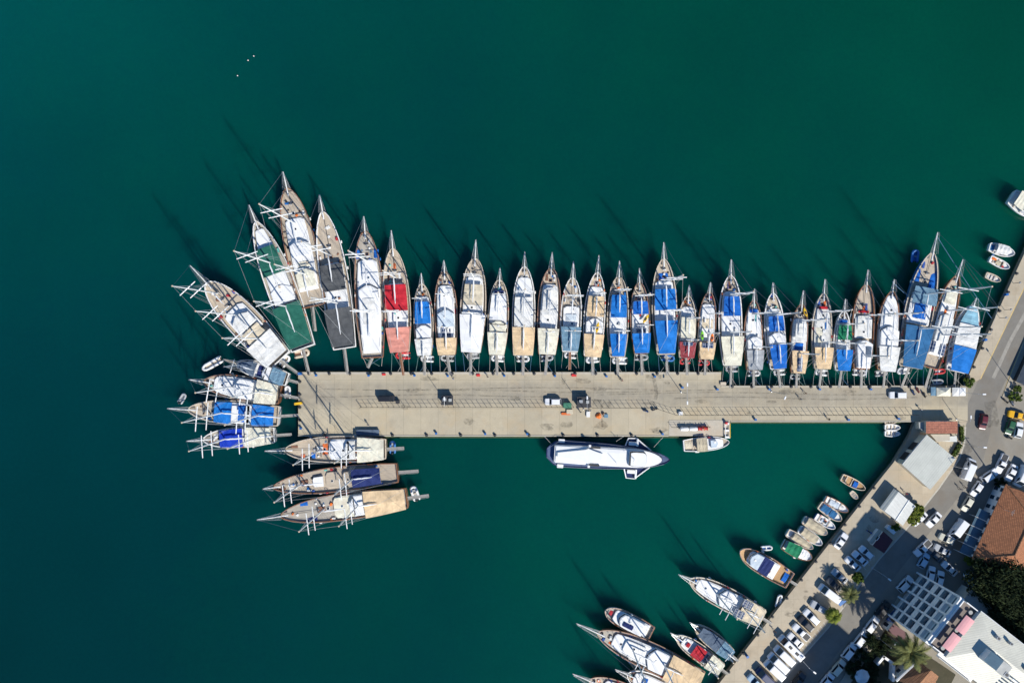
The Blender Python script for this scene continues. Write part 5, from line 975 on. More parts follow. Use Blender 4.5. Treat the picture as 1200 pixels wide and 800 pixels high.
def palm(label, c, z, R, nf=46, mat='palm_leaf', droop=.8, base=G, dense=16):
    p = W(c[0], c[1], z); root = thing('palm_tree', label, 'palm', (p.x, p.y, base)); h = z - base - .4
    t = MB(); t.path([(.12 * math.sin(i * .5), .1 * math.sin(i * .3), h * i / 8) for i in range(9)], [.42, .34, .31, .3, .29, .29, .3, .36, .42], 'bark', 9); t.build('trunk', root, True)
    b = MB()
    for k in range(nf):
        a = k * 2.399963 + ru(-.1, .1); e = (k + .5) / nf; el = 1.25 - 1.55 * e ** .8; Lr = R * ru(.9, 1.1) * (1.0 if e > .25 else .8); P = []; n = 9; q = Vector((0, 0, h)); ang = el
        for i in range(n + 1): P.append(q.copy()); q = q + Vector((math.cos(a) * math.cos(ang), math.sin(a) * math.cos(ang), math.sin(ang))) * (Lr / n); ang -= droop * ru(.10, .16) * (1 + i * .12)
        mt = mat if e < .93 else 'dry_frond'; b.path(P, [.06] * 6 + [.04, .03, .02, .012], mt, 3)
        for i in range(dense):
            f = .14 + .86 * i / dense; s = f * n; j = min(int(s), n - 1); pt = P[j].lerp(P[j + 1], s - j); d = (P[j + 1] - P[j]).normalized(); sd = d.cross(Vector((0, 0, 1))); sd = sd.normalized() if sd.length > .01 else Vector((1, 0, 0)); up = sd.cross(d)
            ln = R * .22 * math.sin(math.pi * min(.96, f * .8 + .18)) * ru(.85, 1.1) + .08
            for sg in (1, -1):
                o = (sd * sg + d * .75 - up * ru(.0, .35) + Vector((0, 0, ru(-.25, .05)))).normalized() * ln; w = d * (.03 + .016 * R)
                b.add([pt - w, pt + w, pt + o + w * .15], [[0, 1, 2]], mt)
    b.build('crown', root); return root
def tree(label, c, z, R, Rz, mat='leaf_dark', n=60, leaves=42, base=G, ls=.3, name='tree', cat='tree', trunk=True, group=None):
    """trunk with limbs and a crown of many small leaf faces gathered in clumps"""
    p = W(c[0], c[1], z); root = thing(name, label, cat, (p.x, p.y, base), 0, group); h = z - base; b = MB(); t = MB(); cl = []
    for k in range(n):
        while True:
            v = Vector((ru(-1, 1), ru(-1, 1), ru(-.7, 1)))
            if .25 < v.length < 1: break
        v *= ru(.75, 1.08); cl.append(Vector((v.x * R, v.y * R, h + v.z * Rz)))
    if trunk:
        t.path([(0, 0, -.2), (.08, .03, h * .3), (-.05, .1, h * .6), (0, 0, h)], [.09 * R + .06, .07 * R + .05, .05 * R + .04, .02], 'bark', 7)
        for q in cl[:12]: t.path([(0, 0, h * .4), tuple(q * .5 + Vector((0, 0, h * .3))), tuple(q)], [.03 * R + .03, .02 * R + .02, .015], 'bark', 5)
        t.build('trunk', root)
    for q in cl:
        cr = R * ru(.18, .34)
        for i in range(leaves):
            d = Vector((random.gauss(0, 1), random.gauss(0, 1), random.gauss(0, .8))); d = d.normalized() * cr * rnd() ** .4; o = q + d; u = Vector((ru(-1, 1), ru(-1, 1), ru(-.5, .5))).normalized(); w = u.orthogonal().normalized(); s = ls * ru(.6, 1.2); b.add([o - u * s, o + w * s * .45, o + u * s, o - w * s * .45], [[0, 1, 2, 3]], mat)
    b.build('crown', root); return root
palm('tall date palm with wide feathery crown beside the hotel wall', (1068, 765), 12.5, 5.4, 32, base=G, dense=22)
palm('bushy round palm at the edge of the parking strip', (978, 722), 4.8, 2.6, 80, 'leaf_light', 1.1, dense=14); palm('thin palm standing between the parking strip and the sunlit road patch', (997, 697), 6.2, 3.0, 30, droop=.9)
tree('small dark green tree by the three shaded cars', (1005.5, 677), 3.2, 1.5, 1.2, 'leaf_mid', 26)
tree('yellow-green bush by the white-roofed kiosk', (1075, 598), 3.2, 1.9, 1.3, 'leaf_light', 40, 40, name='bush', cat='bush'); tree('round olive bush at the lower corner of the white-roofed kiosk', (1070, 607.5), 2.8, 1.5, 1.0, 'leaf_light', 30, 40, name='bush', cat='bush')
tree('dark potted shrub beside the maroon kiosk', (1050, 618), 2.4, 1.1, .9, 'leaf_mid', 18, 36, name='bush', cat='bush')
tree('green shrub at the pier corner by the aqua-cover gulet', (1136, 447.5), 2.2, 1.3, .8, 'leaf_mid', 20, 40, name='bush', cat='bush')
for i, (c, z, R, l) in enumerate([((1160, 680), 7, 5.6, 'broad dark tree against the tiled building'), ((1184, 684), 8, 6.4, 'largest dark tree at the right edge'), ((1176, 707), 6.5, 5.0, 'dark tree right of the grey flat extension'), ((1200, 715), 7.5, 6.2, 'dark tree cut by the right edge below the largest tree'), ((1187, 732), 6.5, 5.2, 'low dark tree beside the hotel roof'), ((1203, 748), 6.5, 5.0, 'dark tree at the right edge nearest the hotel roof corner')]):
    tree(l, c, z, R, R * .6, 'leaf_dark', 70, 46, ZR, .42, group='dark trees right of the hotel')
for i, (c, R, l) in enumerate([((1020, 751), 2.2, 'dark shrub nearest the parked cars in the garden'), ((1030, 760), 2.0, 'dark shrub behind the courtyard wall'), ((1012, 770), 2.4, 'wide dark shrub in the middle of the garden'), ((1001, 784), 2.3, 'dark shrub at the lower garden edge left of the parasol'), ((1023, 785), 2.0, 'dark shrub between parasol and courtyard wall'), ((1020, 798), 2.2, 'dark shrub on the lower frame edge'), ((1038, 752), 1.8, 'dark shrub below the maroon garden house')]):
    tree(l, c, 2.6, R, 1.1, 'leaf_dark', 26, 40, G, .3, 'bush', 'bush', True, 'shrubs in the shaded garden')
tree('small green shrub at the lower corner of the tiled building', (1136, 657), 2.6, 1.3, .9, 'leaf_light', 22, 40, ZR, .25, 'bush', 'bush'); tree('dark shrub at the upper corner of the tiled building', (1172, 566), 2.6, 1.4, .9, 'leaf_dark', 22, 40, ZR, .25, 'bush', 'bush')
for c, l in (((1192, 455), 'roadside plant nearest the cafe canopy'), ((1186, 464), 'roadside plant in the middle of the pavement corner'), ((1193, 466), 'roadside plant closest to the motorcycles')): tree(l, c, 2.0, 1.1, .7, 'leaf_mid', 16, 36, G, .22, 'bush', 'bush', True, 'plants on the cafe pavement')
def hedge(label, p, q, wd=.9, ht=1.1):
    a, b_ = W(*p, 2), W(*q, 2); d = b_ - a; root = thing('hedge', label, 'hedge', (a.x, a.y, G)); b = MB(); n = int(d.length * 60)
    for i in range(n):
        o = d * rnd() + Vector((ru(-1, 1) * wd / 2, ru(-1, 1) * wd / 2, ht * rnd() ** .5)); u = Vector((ru(-1, 1), ru(-1, 1), ru(-.5, .5))).normalized(); w = u.orthogonal(); s = ru(.1, .22); b.add([o - u * s, o + w * s * .5, o + u * s, o - w * s * .5], [[0, 1, 2, 3]], 'leaf_mid')
    b.box((d.x / 2, d.y / 2, 0), (d.length, wd * .8, ht * .7), 'leaf_dark', math.atan2(d.y, d.x)); b.build('foliage', root)
hedge('narrow clipped hedge along the terracotta building', (1127, 500), (1128, 517)); hedge('hedge behind the metal shed along the kerb', (1126, 520), (1118, 534), 1.2)
# ------------------------------------------------------------------ vehicles
CAR = {}
def make_car(kind):
    """a vehicle built once per kind: body, roof, glass, wheels, lights; local x points forward"""
    L, Wd, hh, hb, xs = dict(sedan=(4.5, 1.8, 1.45, .92, (.20, .05, -.20, -.37)), hatch=(4.1, 1.78, 1.52, .95, (.21, .07, -.36, -.47)), suv=(4.7, 1.9, 1.75, 1.05, (.22, .09, -.40, -.485)), van=(5.7, 2.05, 2.45, 1.25, (.40, .26, -.48, -.495)), minibus=(7.2, 2.1, 2.75, 1.3, (.42, .33, -.485, -.497)), pickup=(5.2, 1.85, 1.75, 1.0, (.20, .08, -.10, -.14)))[kind]
    root = thing('parked_car', 'x', 'car'); hw = Wd / 2
    def ring(x, z, w, n=3): return [(x, -w, z - .3), (x, -w, z), (x, -w * .93, z + .06), (x, w * .93, z + .06), (x, w, z), (x, w, z - .3), (x, w * .96, .22), (x, -w * .96, .22)]
    b = MB(); st = [(-.5, hb - .1, .80), (-.492, hb - .04, .92), (-.44, hb, 1), (-.2, hb, 1), (xs[0], hb, 1), (xs[0] + .08 if xs[0] < .3 else xs[0] + .02, hb - .04, 1), (.42, hb - .12, .97), (.47, hb - .2, .9), (.495, hb - .3, .76)]
    if kind in ('van', 'minibus'): st = [(-.5, hb, .94), (-.49, hb, 1), (xs[0], hb, 1), (.44, hb - .1, .98), (.48, hb - .25, .92), (.498, hb - .4, .8)]
    b.loft([ring(x * L, z, w * hw) for x, z, w in st], 'paint_white'); body = b.build('body', root)
    x0, x1, x2, x3 = [x * L for x in xs]; wb, wt = hw * .94, hw * (.76 if kind not in ('van', 'minibus') else .88); zb, zt = hb + .03, hh
    g = MB(); lo = [(x3, -wb, zb), (x0, -wb, zb), (x0, wb, zb), (x3, wb, zb)]; hi = [(x2, -wt, zt), (x1, -wt, zt), (x1, wt, zt), (x2, wt, zt)]
    g.add(lo + hi, [[0, 1, 5, 4], [1, 2, 6, 5], [2, 3, 7, 6], [3, 0, 4, 7]], 'paint_white'); g.build('pillars', root)
    r = MB(); e = .1; r.loft([[(x, y, zt - .004) for x, y, z in hi], [(x2 + .02, -wt + .01, zt + .03), (x1 - .03, -wt + .01, zt + .03), (x1 - .03, wt - .01, zt + .03), (x2 + .02, wt - .01, zt + .03)], [(x2 + .25, -wt + .2, zt + .07), (x1 - .3, -wt + .2, zt + .07), (x1 - .3, wt - .2, zt + .07), (x2 + .25, wt - .2, zt + .07)]], 'paint_white'); r.build('roof', root)
    def pane(nm, A, B, C, D, m, off):
        P = [Vector(v) for v in (A, B, C, D)]; c = sum(P, Vector()) / 4; P = [c + (p - c) * m + Vector(off) for p in P]; q = MB(); q.add(P, [[0, 1, 2, 3]], 'glass'); q.build(nm, root)
    pane('windscreen', lo[1], lo[2], hi[2], hi[1], .9, (.03, 0, .02)); 
    if kind not in ('van', 'minibus'):
        pane('rear_window', lo[3], lo[0], hi[0], hi[3], .86, (-.03, 0, .02)); m0 = .9
        for i, sg in ((0, -1), (3, 1)): pane('side_window', lo[0] if sg < 0 else lo[3], lo[1] if sg < 0 else lo[2], hi[1] if sg < 0 else hi[2], hi[0] if sg < 0 else hi[3], .87, (0, sg * .02, .01))
    else:
        for sg in (-1, 1): y0, y1 = sg * wb, sg * wt; A = Vector((x0 - .25, y0, zb + .05)); pane('side_window', A, A - Vector((1.1, 0, 0)), Vector((x1 - 1.1, y1, zt - .35)), Vector((x1 - .15, y1, zt - .35)), .9, (0, sg * .03, 0))
        if kind == 'minibus':
            for fx in (.12, -.2): v = MB(); v.rbox((fx * L, 0, zt + .06), (.9, .7, .14), 'dark'); v.build('roof_vent', root)
    if kind == 'pickup': p = MB(); p.box((-.32 * L, 0, hb + .061), (.32 * L, Wd * .8, .02), 'dark'); p.build('load_bed', root)
    for sx in (.31, -.31):
        for sg in (1, -1): w = MB(); w.tube((sx * L, sg * (hw - .22), .32), (sx * L, sg * (hw + .01), .32), .33, 'rubber', n=12); w.tube((sx * L, sg * (hw + .0), .32), (sx * L, sg * (hw + .02), .32), .2, 'steel', n=8); w.build('wheel', root)
    for sg in (1, -1):
        q = MB(); q.rbox((.465 * L, sg * hw * .68, hb - .36), (.12, .34, .16), 'rail_white'); q.build('headlight', root); q = MB(); q.rbox((-.488 * L, sg * hw * .72, hb - .26), (.1, .26, .2), 'cushion_red'); q.build('tail_light', root)
        q = MB(); q.rbox((x0 - .15, sg * (hw + .08), hb), (.14, .2, .15), 'dark'); q.build('wing_mirror', root)
    return root
PM = {}
def car(label, kind, c, d, colr='white', z=None, name=None, scale=1.0, group='cars around the harbour', used={}):
    if kind not in CAR: CAR[kind] = make_car(kind); root = CAR[kind]; fresh = True
    else: root = copy_tree(CAR[kind]); fresh = False
    z = (G + .008) if z is None else z; p = W(c[0], c[1], z + .9); root.location = (p.x, p.y, z); root.rotation_euler = (0, 0, math.atan2(-d[1], d[0])); root.scale = (scale,) * 3
    tag(root, label, {'van': 'van', 'minibus': 'minibus', 'pickup': 'pickup truck'}.get(kind, 'car'), group); root.name = name or {'van': 'parked_van', 'minibus': 'minibus', 'pickup': 'pickup_truck'}.get(kind, 'parked_car')
    root['_paint'] = colr; FLEET.append((root, kind, colr)); return root
FLEET = []
D1 = (-.73, -.68)
R_ = ZR + .012
PV = ' on the parking strip'
for l, k, c, d, col in [('white van second from the lower end' + PV, 'van', (907, 784), D1, 'white'), ('white van third from the lower end' + PV, 'van', (911.5, 775.5), D1, 'white'), ('white van left of the long minibus', 'van', (918.5, 767), D1, 'white'), ('long white minibus with two roof vents', 'minibus', (926, 757.5), (-.71, -.7), 'white'),
        ('white saloon between the minibus and the pickup', 'sedan', (932, 750), D1, 'white'), ('white pickup with open load bed', 'pickup', (939, 740.5), D1, 'white'), ('black car right of the white pickup' + PV, 'suv', (944.5, 730.5), D1, 'black'), ('white hatchback below the round palm', 'suv', (951, 722.5), D1, 'white'), ('silver people carrier in the shade of the round palm', 'suv', (960, 711.5), (-.85, -.5), 'silver'),
        ('white van between the palm shade and the dark grey car', 'van', (971.5, 694.5), (-.8, -.6), 'white'), ('dark grey car beside the white van and the silver saloon', 'sedan', (977.5, 684.5), (-.75, -.66), 'darkgrey'), ('silver saloon under the feathery palm shadow', 'sedan', (984, 675), (-.75, -.66), 'silver'),
        ('shaded white saloon nearest the palm shadow, lowest of three', 'sedan', (999.5, 660.5), D1, 'white'), ('shaded white saloon, middle of three', 'sedan', (1008, 654), D1, 'white'), ('shaded white saloon nearest the maroon kiosk', 'hatch', (1015.5, 647.5), D1, 'white'), ('white saloon parked along the quay edge half in shadow', 'sedan', (986, 633.5), (.6, -.8), 'white'),
        ('dark blue van in deep shade at the lower end' + PV, 'van', (897, 793), D1, 'navy'), ('pale car cut by the lower edge' + PV, 'suv', (885.5, 799), D1, 'paleblue')]: car(l, k, c, d, col)
for l, k, c, d, col in [('black car at the road edge by the lower frame edge', 'suv', (936, 797), (.62, -.78), 'black'), ('white car in the shaded kerb row next above the black car', 'suv', (1022, 731.5), (.62, -.78), 'white'), ('white car in the middle of the shaded kerb row', 'suv', (1009, 748.5), (.62, -.78), 'white'), ('white car in the shaded kerb row above the cream van', 'suv', (995.5, 763), (.62, -.78), 'white'),
        ('cream van in the shaded kerb row', 'suv', (982.5, 782), (.65, -.76), 'cream'), ('white car at the lower end of the shaded kerb row', 'suv', (969.5, 797), (.65, -.76), 'white'), ('black car at the upper end of the shaded kerb row', 'suv', (1035, 714), (.62, -.78), 'black'), ('blue car at the foot of the hotel', 'sedan', (1049, 721), (.65, -.76), 'blue'),
        ('white taxi-like car standing in the shade in front of the hotel', 'suv', (1061, 684), (.7, -.72), 'white'), ('white car driving on the sunny road beside the bushes', 'sedan', (1094.5, 609), (-.68, .73), 'white'), ('white van parked beside the shaded veranda of the tiled building', 'van', (1121.5, 620), (-.6, .8), 'white'), ('white pickup at the tip of the hotel shadow', 'pickup', (1081.5, 642), (-.72, .69), 'white'),
        ('white car half hidden by the yellow-green bush', 'sedan', (1077.5, 607.5), (-.72, .69), 'white'), ('white and green car between the van and the small white car', 'hatch', (1134, 590.5), (-.5, .86), 'cream'), ('cream car facing the white van across the lane', 'hatch', (1109.5, 631.5), (-.85, -.45), 'cream'), ('silver car behind the cream car', 'sedan', (1104.5, 644.5), (-.85, -.45), 'silver'),
        ('dark grey car in the small sunlit gap', 'sedan', (1095.5, 649.5), (-.75, -.66), 'darkgrey'), ('pale truck half in shade beside the white pickup', 'hatch', (1083, 656.5), (.5, -.86), 'paleblue'), ('white car left of a pair in front of the hotel grid', 'hatch', (1091, 672.5), (.25, -.96), 'white'), ('white car right of a pair in front of the hotel grid', 'hatch', (1101.5, 678), (.25, -.96), 'white'),
        ('pale saloon crossing the shaded plaza', 'sedan', (1113, 666), (-.75, -.66), 'white'), ('pale blue car by the grey extension', 'hatch', (1136.5, 679), (-.45, -.89), 'paleblue'), ('dark car between extension and trees', 'sedan', (1146, 692), (-.7, -.7), 'darkgrey'), ('white van driving past the metal shed', 'van', (1134.5, 549.5), (.4, -.92), 'white'),
        ('white car parked across the corner of the tiled building', 'suv', (1160, 557), (.82, -.57), 'white'), ('small white car between the corner car and the green-white one', 'hatch', (1145, 573), (-.55, .83), 'white'), ('white car with open green load on the plaza', 'pickup', (1174, 543), (-.42, .9), 'white'), ('white car second from the right edge behind the tiled roof', 'sedan', (1185.5, 554), (-.45, .89), 'white'),
        ('white car at the right edge behind the tiled roof', 'van', (1197, 557.5), (-.42, .9), 'white'), ('dark maroon car crossing the sunny plaza', 'hatch', (1152.5, 494), (-.15, .99), 'maroon'), ('yellow taxi on the plaza', 'sedan', (1192.5, 486.5), (-.97, -.22), 'yellow'), ('dark green car on the plaza beside the taxi', 'hatch', (1184, 500), (-.3, .95), 'green'), ('white car next to the dark green car on the plaza', 'hatch', (1194, 503.5), (.2, -.97), 'white')]: car(l, k, c, d, col, R_)
car('black van standing on the pier head', 'van', (453, 467), (1, 0), 'black', scale=.72); car('white car on the pier beside the green container', 'suv', (648, 470.5), (-1, 0), 'white', scale=.88); car('white van parked near the tents on the pier', 'suv', (1052.5, 462.8), (-1, 0), 'white', scale=.92)
for root, kind, colr in FLEET:
    if colr == 'white': continue
    for ch in root.children:
        if MATS['paint_white'] in [s.material for s in ch.material_slots]:
            key = (ch.data.name.split('.')[0], kind, colr)
            if key not in PM:
                me = ch.data.copy()
                for i, mt in enumerate(me.materials):
                    if mt == MATS['paint_white']: me.materials[i] = MATS['paint_' + colr]
                PM[key] = me
            ch.data = PM[key]
for root, kind, colr in FLEET: del root['_paint']
def scooter(label, c, d, col='plastic_blue', z=None):
    z = G + .008 if z is None else z; p = W(c[0], c[1], z + .5); root = thing('motor_scooter', label, 'motor scooter', (p.x, p.y, z), math.atan2(-d[1], d[0]), 'scooters and motorcycles')
    b = MB(); b.rbox((-.35, 0, .35), (.8, .36, .35), col); b.rbox((.1, 0, .28), (.5, .3, .1), col); b.rbox((.42, 0, .3), (.14, .4, .65), col); b.build('body', root); s = MB(); s.rbox((-.35, 0, .71), (.75, .3, .1), 'dark'); s.build('saddle', root)
    for x in (.62, -.62): w = MB(); w.tube((x, -.06, .26), (x, .06, .26), .26, 'rubber', n=12); w.build('wheel', root)
    h = MB(); h.tube((.5, 0, .3), (.4, 0, 1.0), .035, 'steel'); h.tube((.38, -.35, 1.02), (.38, .35, 1.02), .03, 'dark'); h.build('handlebar', root)
scooter('blue scooter left of the red one near the tents', (1070.5, 459.5), (.4, .9), 'plastic_blue'); scooter('red scooter parked near the tents', (1076, 457), (.4, .9), 'plastic_red'); scooter('dark scooter nearest the cream tent', (1083.5, 462.5), (.4, .9), 'dark')
scooter('blue scooter left by the pier fence', (757, 481.5), (.95, .3), 'plastic_blue'); scooter('dark scooter right of the blue one by the pier fence', (767.5, 479.5), (.9, -.3), 'dark'); scooter('dark motorcycle on the plaza below the dark green car', (1183, 513), (.9, .2), 'dark', R_)
scooter('dark scooter left on the cafe pavement corner', (1179, 470), (.7, .6), 'dark', R_); scooter('white scooter right on the cafe pavement corner', (1187, 472), (.3, .9), 'white', R_)
scooter('blue motorcycle in the shade beside the maroon kiosk', (1019, 623), (.8, .5), 'plastic_blue')
# ------------------------------------------------------------------ pier furniture
def proto_copy(fn):
    st = {}
    def make(loc, rz=0.0, label=None, group=None, sc_=1.0):
        if 'o' not in st: st['o'] = fn(); o = st['o']
        else: o = copy_tree(st['o'])
        o.location = loc; o.rotation_euler = (0, 0, rz); o.scale = (sc_,) * 3
        if label: o['label'] = label
        if group: o['group'] = group
        return o
    return make
def _post():
    r = thing('service_post', 'small blue service post on the edge of the concrete pier', 'service post', group='blue service posts along the pier edge'); b = MB(); b.rbox((0, 0, 0), (.62, .5, .95), 'plastic_blue'); b.build('cabinet', r); c = MB(); c.rbox((0, 0, .951), (.7, .58, .1), 'plastic_blue', edge=.05); c.build('cap', r); return r
post = proto_copy(_post)
for x, y in [(370, 439.8), (431.7, 440), (485.6, 440), (524.6, 440.5), (591, 440.3), (650.4, 440.5), (710.8, 440.8), (767.6, 441.2), (800, 454), (841, 456.2), (902, 456), (961, 456), (1021, 456), (511, 507.8), (568.6, 508.4), (617.8, 508.4), (776.6, 508.4), (885.7, 491.5), (1053.7, 490.5), (352, 502), (995, 491.8)]:
    p = W(x, y, G + .8); post((p.x, p.y, G + .0), sc_=.8)
for x, y, l in ((1180, 345, 'blue service post on the north-east promenade near the wooden open boat'), (1155, 398, 'blue service post on the north-east promenade beside the aqua-cover gulet'), (876, 769, 'blue service post at the quay edge near the long minibus')):
    p = W(x, y, G + .8); post((p.x, p.y, G), .4, l)
def _boll():
    r = thing('bollard', 'dark iron mooring bollard on the quay edge', 'bollard', group='iron mooring bollards'); b = MB(); b.lathe((0, 0, 0), [(.28, 0), (.2, .08), (.17, .3), (.3, .38), (.3, .46), (.12, .52)], 'dark', 10); b.build('post', r, True); b = MB(); b.lathe((0, 0, 0), [(.42, 0), (.42, .03), (.3, .05)], 'dark', 10); b.build('base_plate', r); return r
boll = proto_copy(_boll)
for x in range(362, 842, 24): p = W(x, 437.6, G); boll((p.x, p.y, G + .12))
for x in range(858, 1088, 23): p = W(x, 453, G); boll((p.x, p.y, G + .12))
for x in range(380, 780, 40): p = W(x, 509.6, G); boll((p.x, p.y, G + .1))
for i in range(11): p = W(1024 - 17 * i, 571.5 + 21.5 * i, G); boll((p.x, p.y, G))
for i in range(6): p = W(1141 + 10 * i, 430 - 21.9 * i, G); boll((p.x, p.y, G))
for y in (447, 462, 477, 492): p = W(351.5, y, G); boll((p.x, p.y, G))
def lamp(label, c, z, heads, arm=1.6, base=G, ang=0.0):
    p = W(c[0], c[1], base); r = thing('street_lamp', label, 'street lamp', (p.x, p.y, base), ang, 'lamp posts on pier and road'); b = MB(); b.lathe((0, 0, 0), [(.22, 0), (.22, .1), (.1, .15)], 'steel', 8); b.tube((0, 0, .1), (0, 0, z - base), .08, 'steel', .05, 8); b.build('pole', r)
    for sg in heads:
        a = MB(); a.tube((0, 0, z - base - .1), (0, sg * arm, z - base + .15), .035, 'steel'); ao = a.build('arm', r); h = MB(); h.rbox((0, sg * (arm + .35), z - base + .08), (.36, .85, .16), 'white'); h.build('lamp_head', ao)
lamp('lamp post beside the booth nearer the pier head', (524, 473), 9, (1,), 1.6); lamp('lamp post with long arm over the booth by the fishing gear', (684, 479), 10, (1,), 3.2); lamp('double-headed lamp post where the pier narrows', (798, 459), 8, (1, -1), 1.9); lamp('tall single lamp post on the narrow part of the pier', (904, 458.5), 11.5, (-1,), .6, ang=-.4)
lamp('lamp post at the road corner by the white canopies', (1127, 459.5), 8, (-1,), 1.0, ang=1.57); lamp('lamp post on the kerb by the clipped hedge', (1127, 519), 8, (-1,), 1.2, ang=1.5); lamp('lamp post on the kerb behind the metal shed', (1109, 543.5), 7, (-1,), 1.0, ang=1.5); lamp('tall lamp post on the cafe pavement', (1185, 450), 9, (1,), 1.5, ang=.6); lamp('lamp post on the kerb opposite the hotel corner', (1022, 665), 7.5, (-1,), 1.2, ang=.9); lamp('lamp post by the minibus and the road', (938, 771), 7, (-1,), 1.2, ang=.9); lamp('lamp post between the pier root and the terracotta building', (1121, 491), 7, (1,), .8)
lamp('lamp post at the hotel side of the shaded road', (1031, 748), 7, (1,), 1.2, ang=-.7)
def upole(label, c, z):
    p = W(c[0], c[1], G); r = thing('utility_pole', label, 'utility pole', (p.x, p.y, ZR)); b = MB(); b.tube((0, 0, 0), (0, 0, z), .16, 'bark', .1, 8); b.build('pole', r); b = MB(); b.tube((-.9, 0, z - .5), (.9, 0, z - .5), .07, 'bark'); b.build('cross_arm', r)
upole('tall utility pole by the corner of the tiled building', (1169, 566), 13)
def promlamp(label, c):
    p = W(c[0], c[1], G); r = thing('path_lamp', label, 'path lamp', (p.x, p.y, G), 0, 'low lamps on the north-east promenade'); b = MB(); b.tube((0, 0, 0), (0, 0, 2.3), .06, 'dark'); b.build('pole', r); b = MB(); b.lathe((0, 0, 2.3), [(.06, 0), (.24, .1), (.24, .3), (.05, .42)], 'grey', 8); b.build('lamp_head', r)
promlamp('low path lamp nearest the right edge of the promenade', (1187.5, 332)); promlamp('low path lamp between the two others on the promenade', (1177, 363)); promlamp('low path lamp nearest the aqua-cover gulet', (1171.5, 372.5))
def fence(label, pts, h=2.1, step=1.4, z=G):
    P = [W(x, y, z) for x, y in pts]; r = thing('wire_fence', label, 'fence', (P[0].x, P[0].y, z)); o = P[0]; first = None
    for a, b_ in zip(P, P[1:]):
        d = b_ - a; n = max(1, round(d.length / step))
        for i in range(n + (b_ is P[-1])):
            q = a + d * i / n - o
            if first is None: m = MB(); m.tube((0, 0, 0), (0, 0, h), .05, 'dark'); first = m.build('post', r)
            else: c = first.copy(); COL.objects.link(c); c.parent = r; c.location = q
    w = MB()
    for f in (.995, .5): w.path([p - o + Vector((0, 0, h * f)) for p in P], .03, 'dark', 4)
    w.build('rail', r)
fence('long wire fence along the wide pier from the head to the booth', [(423, 477), (423.6, 476.5), (672, 476.5)]); fence('wire fence from the booth to where the pier narrows', [(693.5, 477), (765, 477), (791, 485.6), (840, 485.6)]); fence('wire fence along the narrow part of the pier', [(842, 485.6), (1073, 485.6)])
fence('short fence behind the tanks on the fuel platform', [(787, 500), (831, 500)], 1.4, 1.3, G + .06)
def tank(label, c, m):
    p = W(c[0], c[1], G + .8); r = thing('fuel_tank', label, 'tank', (p.x, p.y, G + .06), 0, 'tanks on the fuel platform'); b = MB(); R = []
    for x, rr in ((-1.05, .1), (-1.0, .45), (-.85, .55), (.85, .55), (1.0, .45), (1.05, .1)): R.append([(x, rr * math.cos(a), .7 + rr * math.sin(a)) for a in [k * math.pi / 6 for k in range(12)]])
    b.loft(R, m); b.build('shell', r, True)
    for x in (-.6, .6): s = MB(); s.box((x, 0, 0), (.18, .9, .3), 'steel'); s.build('cradle', r)
tank('white tank on the fuel platform, left of the other white one', (802, 502.3), 'white'); tank('white tank on the fuel platform next to the red drums', (812.5, 502.2), 'white')
def drum(label, c, col):
    p = W(c[0], c[1], G + .6); r = thing('hose_drum', label, 'hose drum', (p.x, p.y, G + .06), 0, 'red drums on the fuel platform'); b = MB()
    for x in (-.42, .42): b.tube((x - .04, 0, .62), (x + .04, 0, .62), .6, col, n=14)
    b.build('flange', r); b = MB(); b.tube((-.38, 0, .62), (.38, 0, .62), .45, 'cushion_red', n=12); b.build('hose_roll', r)
drum('red hose drum next to the white tanks', (820.5, 501.8), 'plastic_red'); drum('red hose drum at the right end of the row on the fuel platform', (827, 501.5), 'plastic_orange')
r = thing('boarding_frame', 'yellow and white boarding frame at the right end of the fuel platform', 'boarding frame', W(852, 504, G)); r.location.z = G + .06
for x in (-.6, .6): m = MB(); m.box((x, 0, .5), (.14, 3.6, .14), 'plastic_yellow' if x > 0 else 'frame_white'); m.build('side_rail', r)
for y in (-1.7, 0, 1.7): m = MB(); m.box((0, y, .4), (1.3, .5, .1), 'frame_white'); m.build('step', r)
m = MB(); m.box((-.4, 1.9, 0), (.5, .5, 1.0), 'plastic_red'); m.build('call_box', r)
# containers, nets and loose gear on the pier
def cont(label, c, d, m, name, cat, lid=None, rz=0.0, z=G):
    p = W(c[0], c[1], z); r = thing(name, label, cat, (p.x, p.y, z), rz); b = MB(); b.rbox((0, 0, 0), (d[0], d[1], d[2] * .85), m); b.build('body', r); l_ = MB(); l_.rbox((0, 0, d[2] * .85 + .002), (d[0] * 1.04, d[1] * 1.04, d[2] * .15), lid or m, edge=.05); l_.build('lid', r); return r
cont('dark green waste container beside the white car on the pier', (664.5, 474.5), (2.0, 1.3, 1.3), 'hull_green', 'waste_container', 'container', 'hull_green'); cont('long dark storage box on the south edge of the pier head', (431.5, 506), (5.6, 1.4, .8), 'darkgrey', 'storage_box', 'box', 'slate'); cont('small dark bin behind the black van', (466.5, 470.5), (.9, .8, 1.1), 'dark', 'bin', 'bin'); cont('white cool box near the fence where the pier bends', (797, 484), (1.0, .9, .7), 'rubber_white', 'cool_box', 'box'); cont('blue crate at the west edge of the pier head', (352, 437.5), (1.0, .7, .6), 'plastic_blue', 'crate', 'crate'); cont('yellow crate at the west edge of the pier head', (349.8, 472.5), (2.0, .6, .4), 'plastic_yellow', 'crate', 'crate', rz=.15); cont('orange plank box beside the green waste container', (663, 484.5), (2.2, .6, .35), 'cushion_brown', 'crate', 'crate', 'orangecloth'); cont('brown fish crate among the fishing gear', (667.5, 482), (1.6, 1.1, .5), 'cushion_brown', 'crate', 'crate', 'beige')
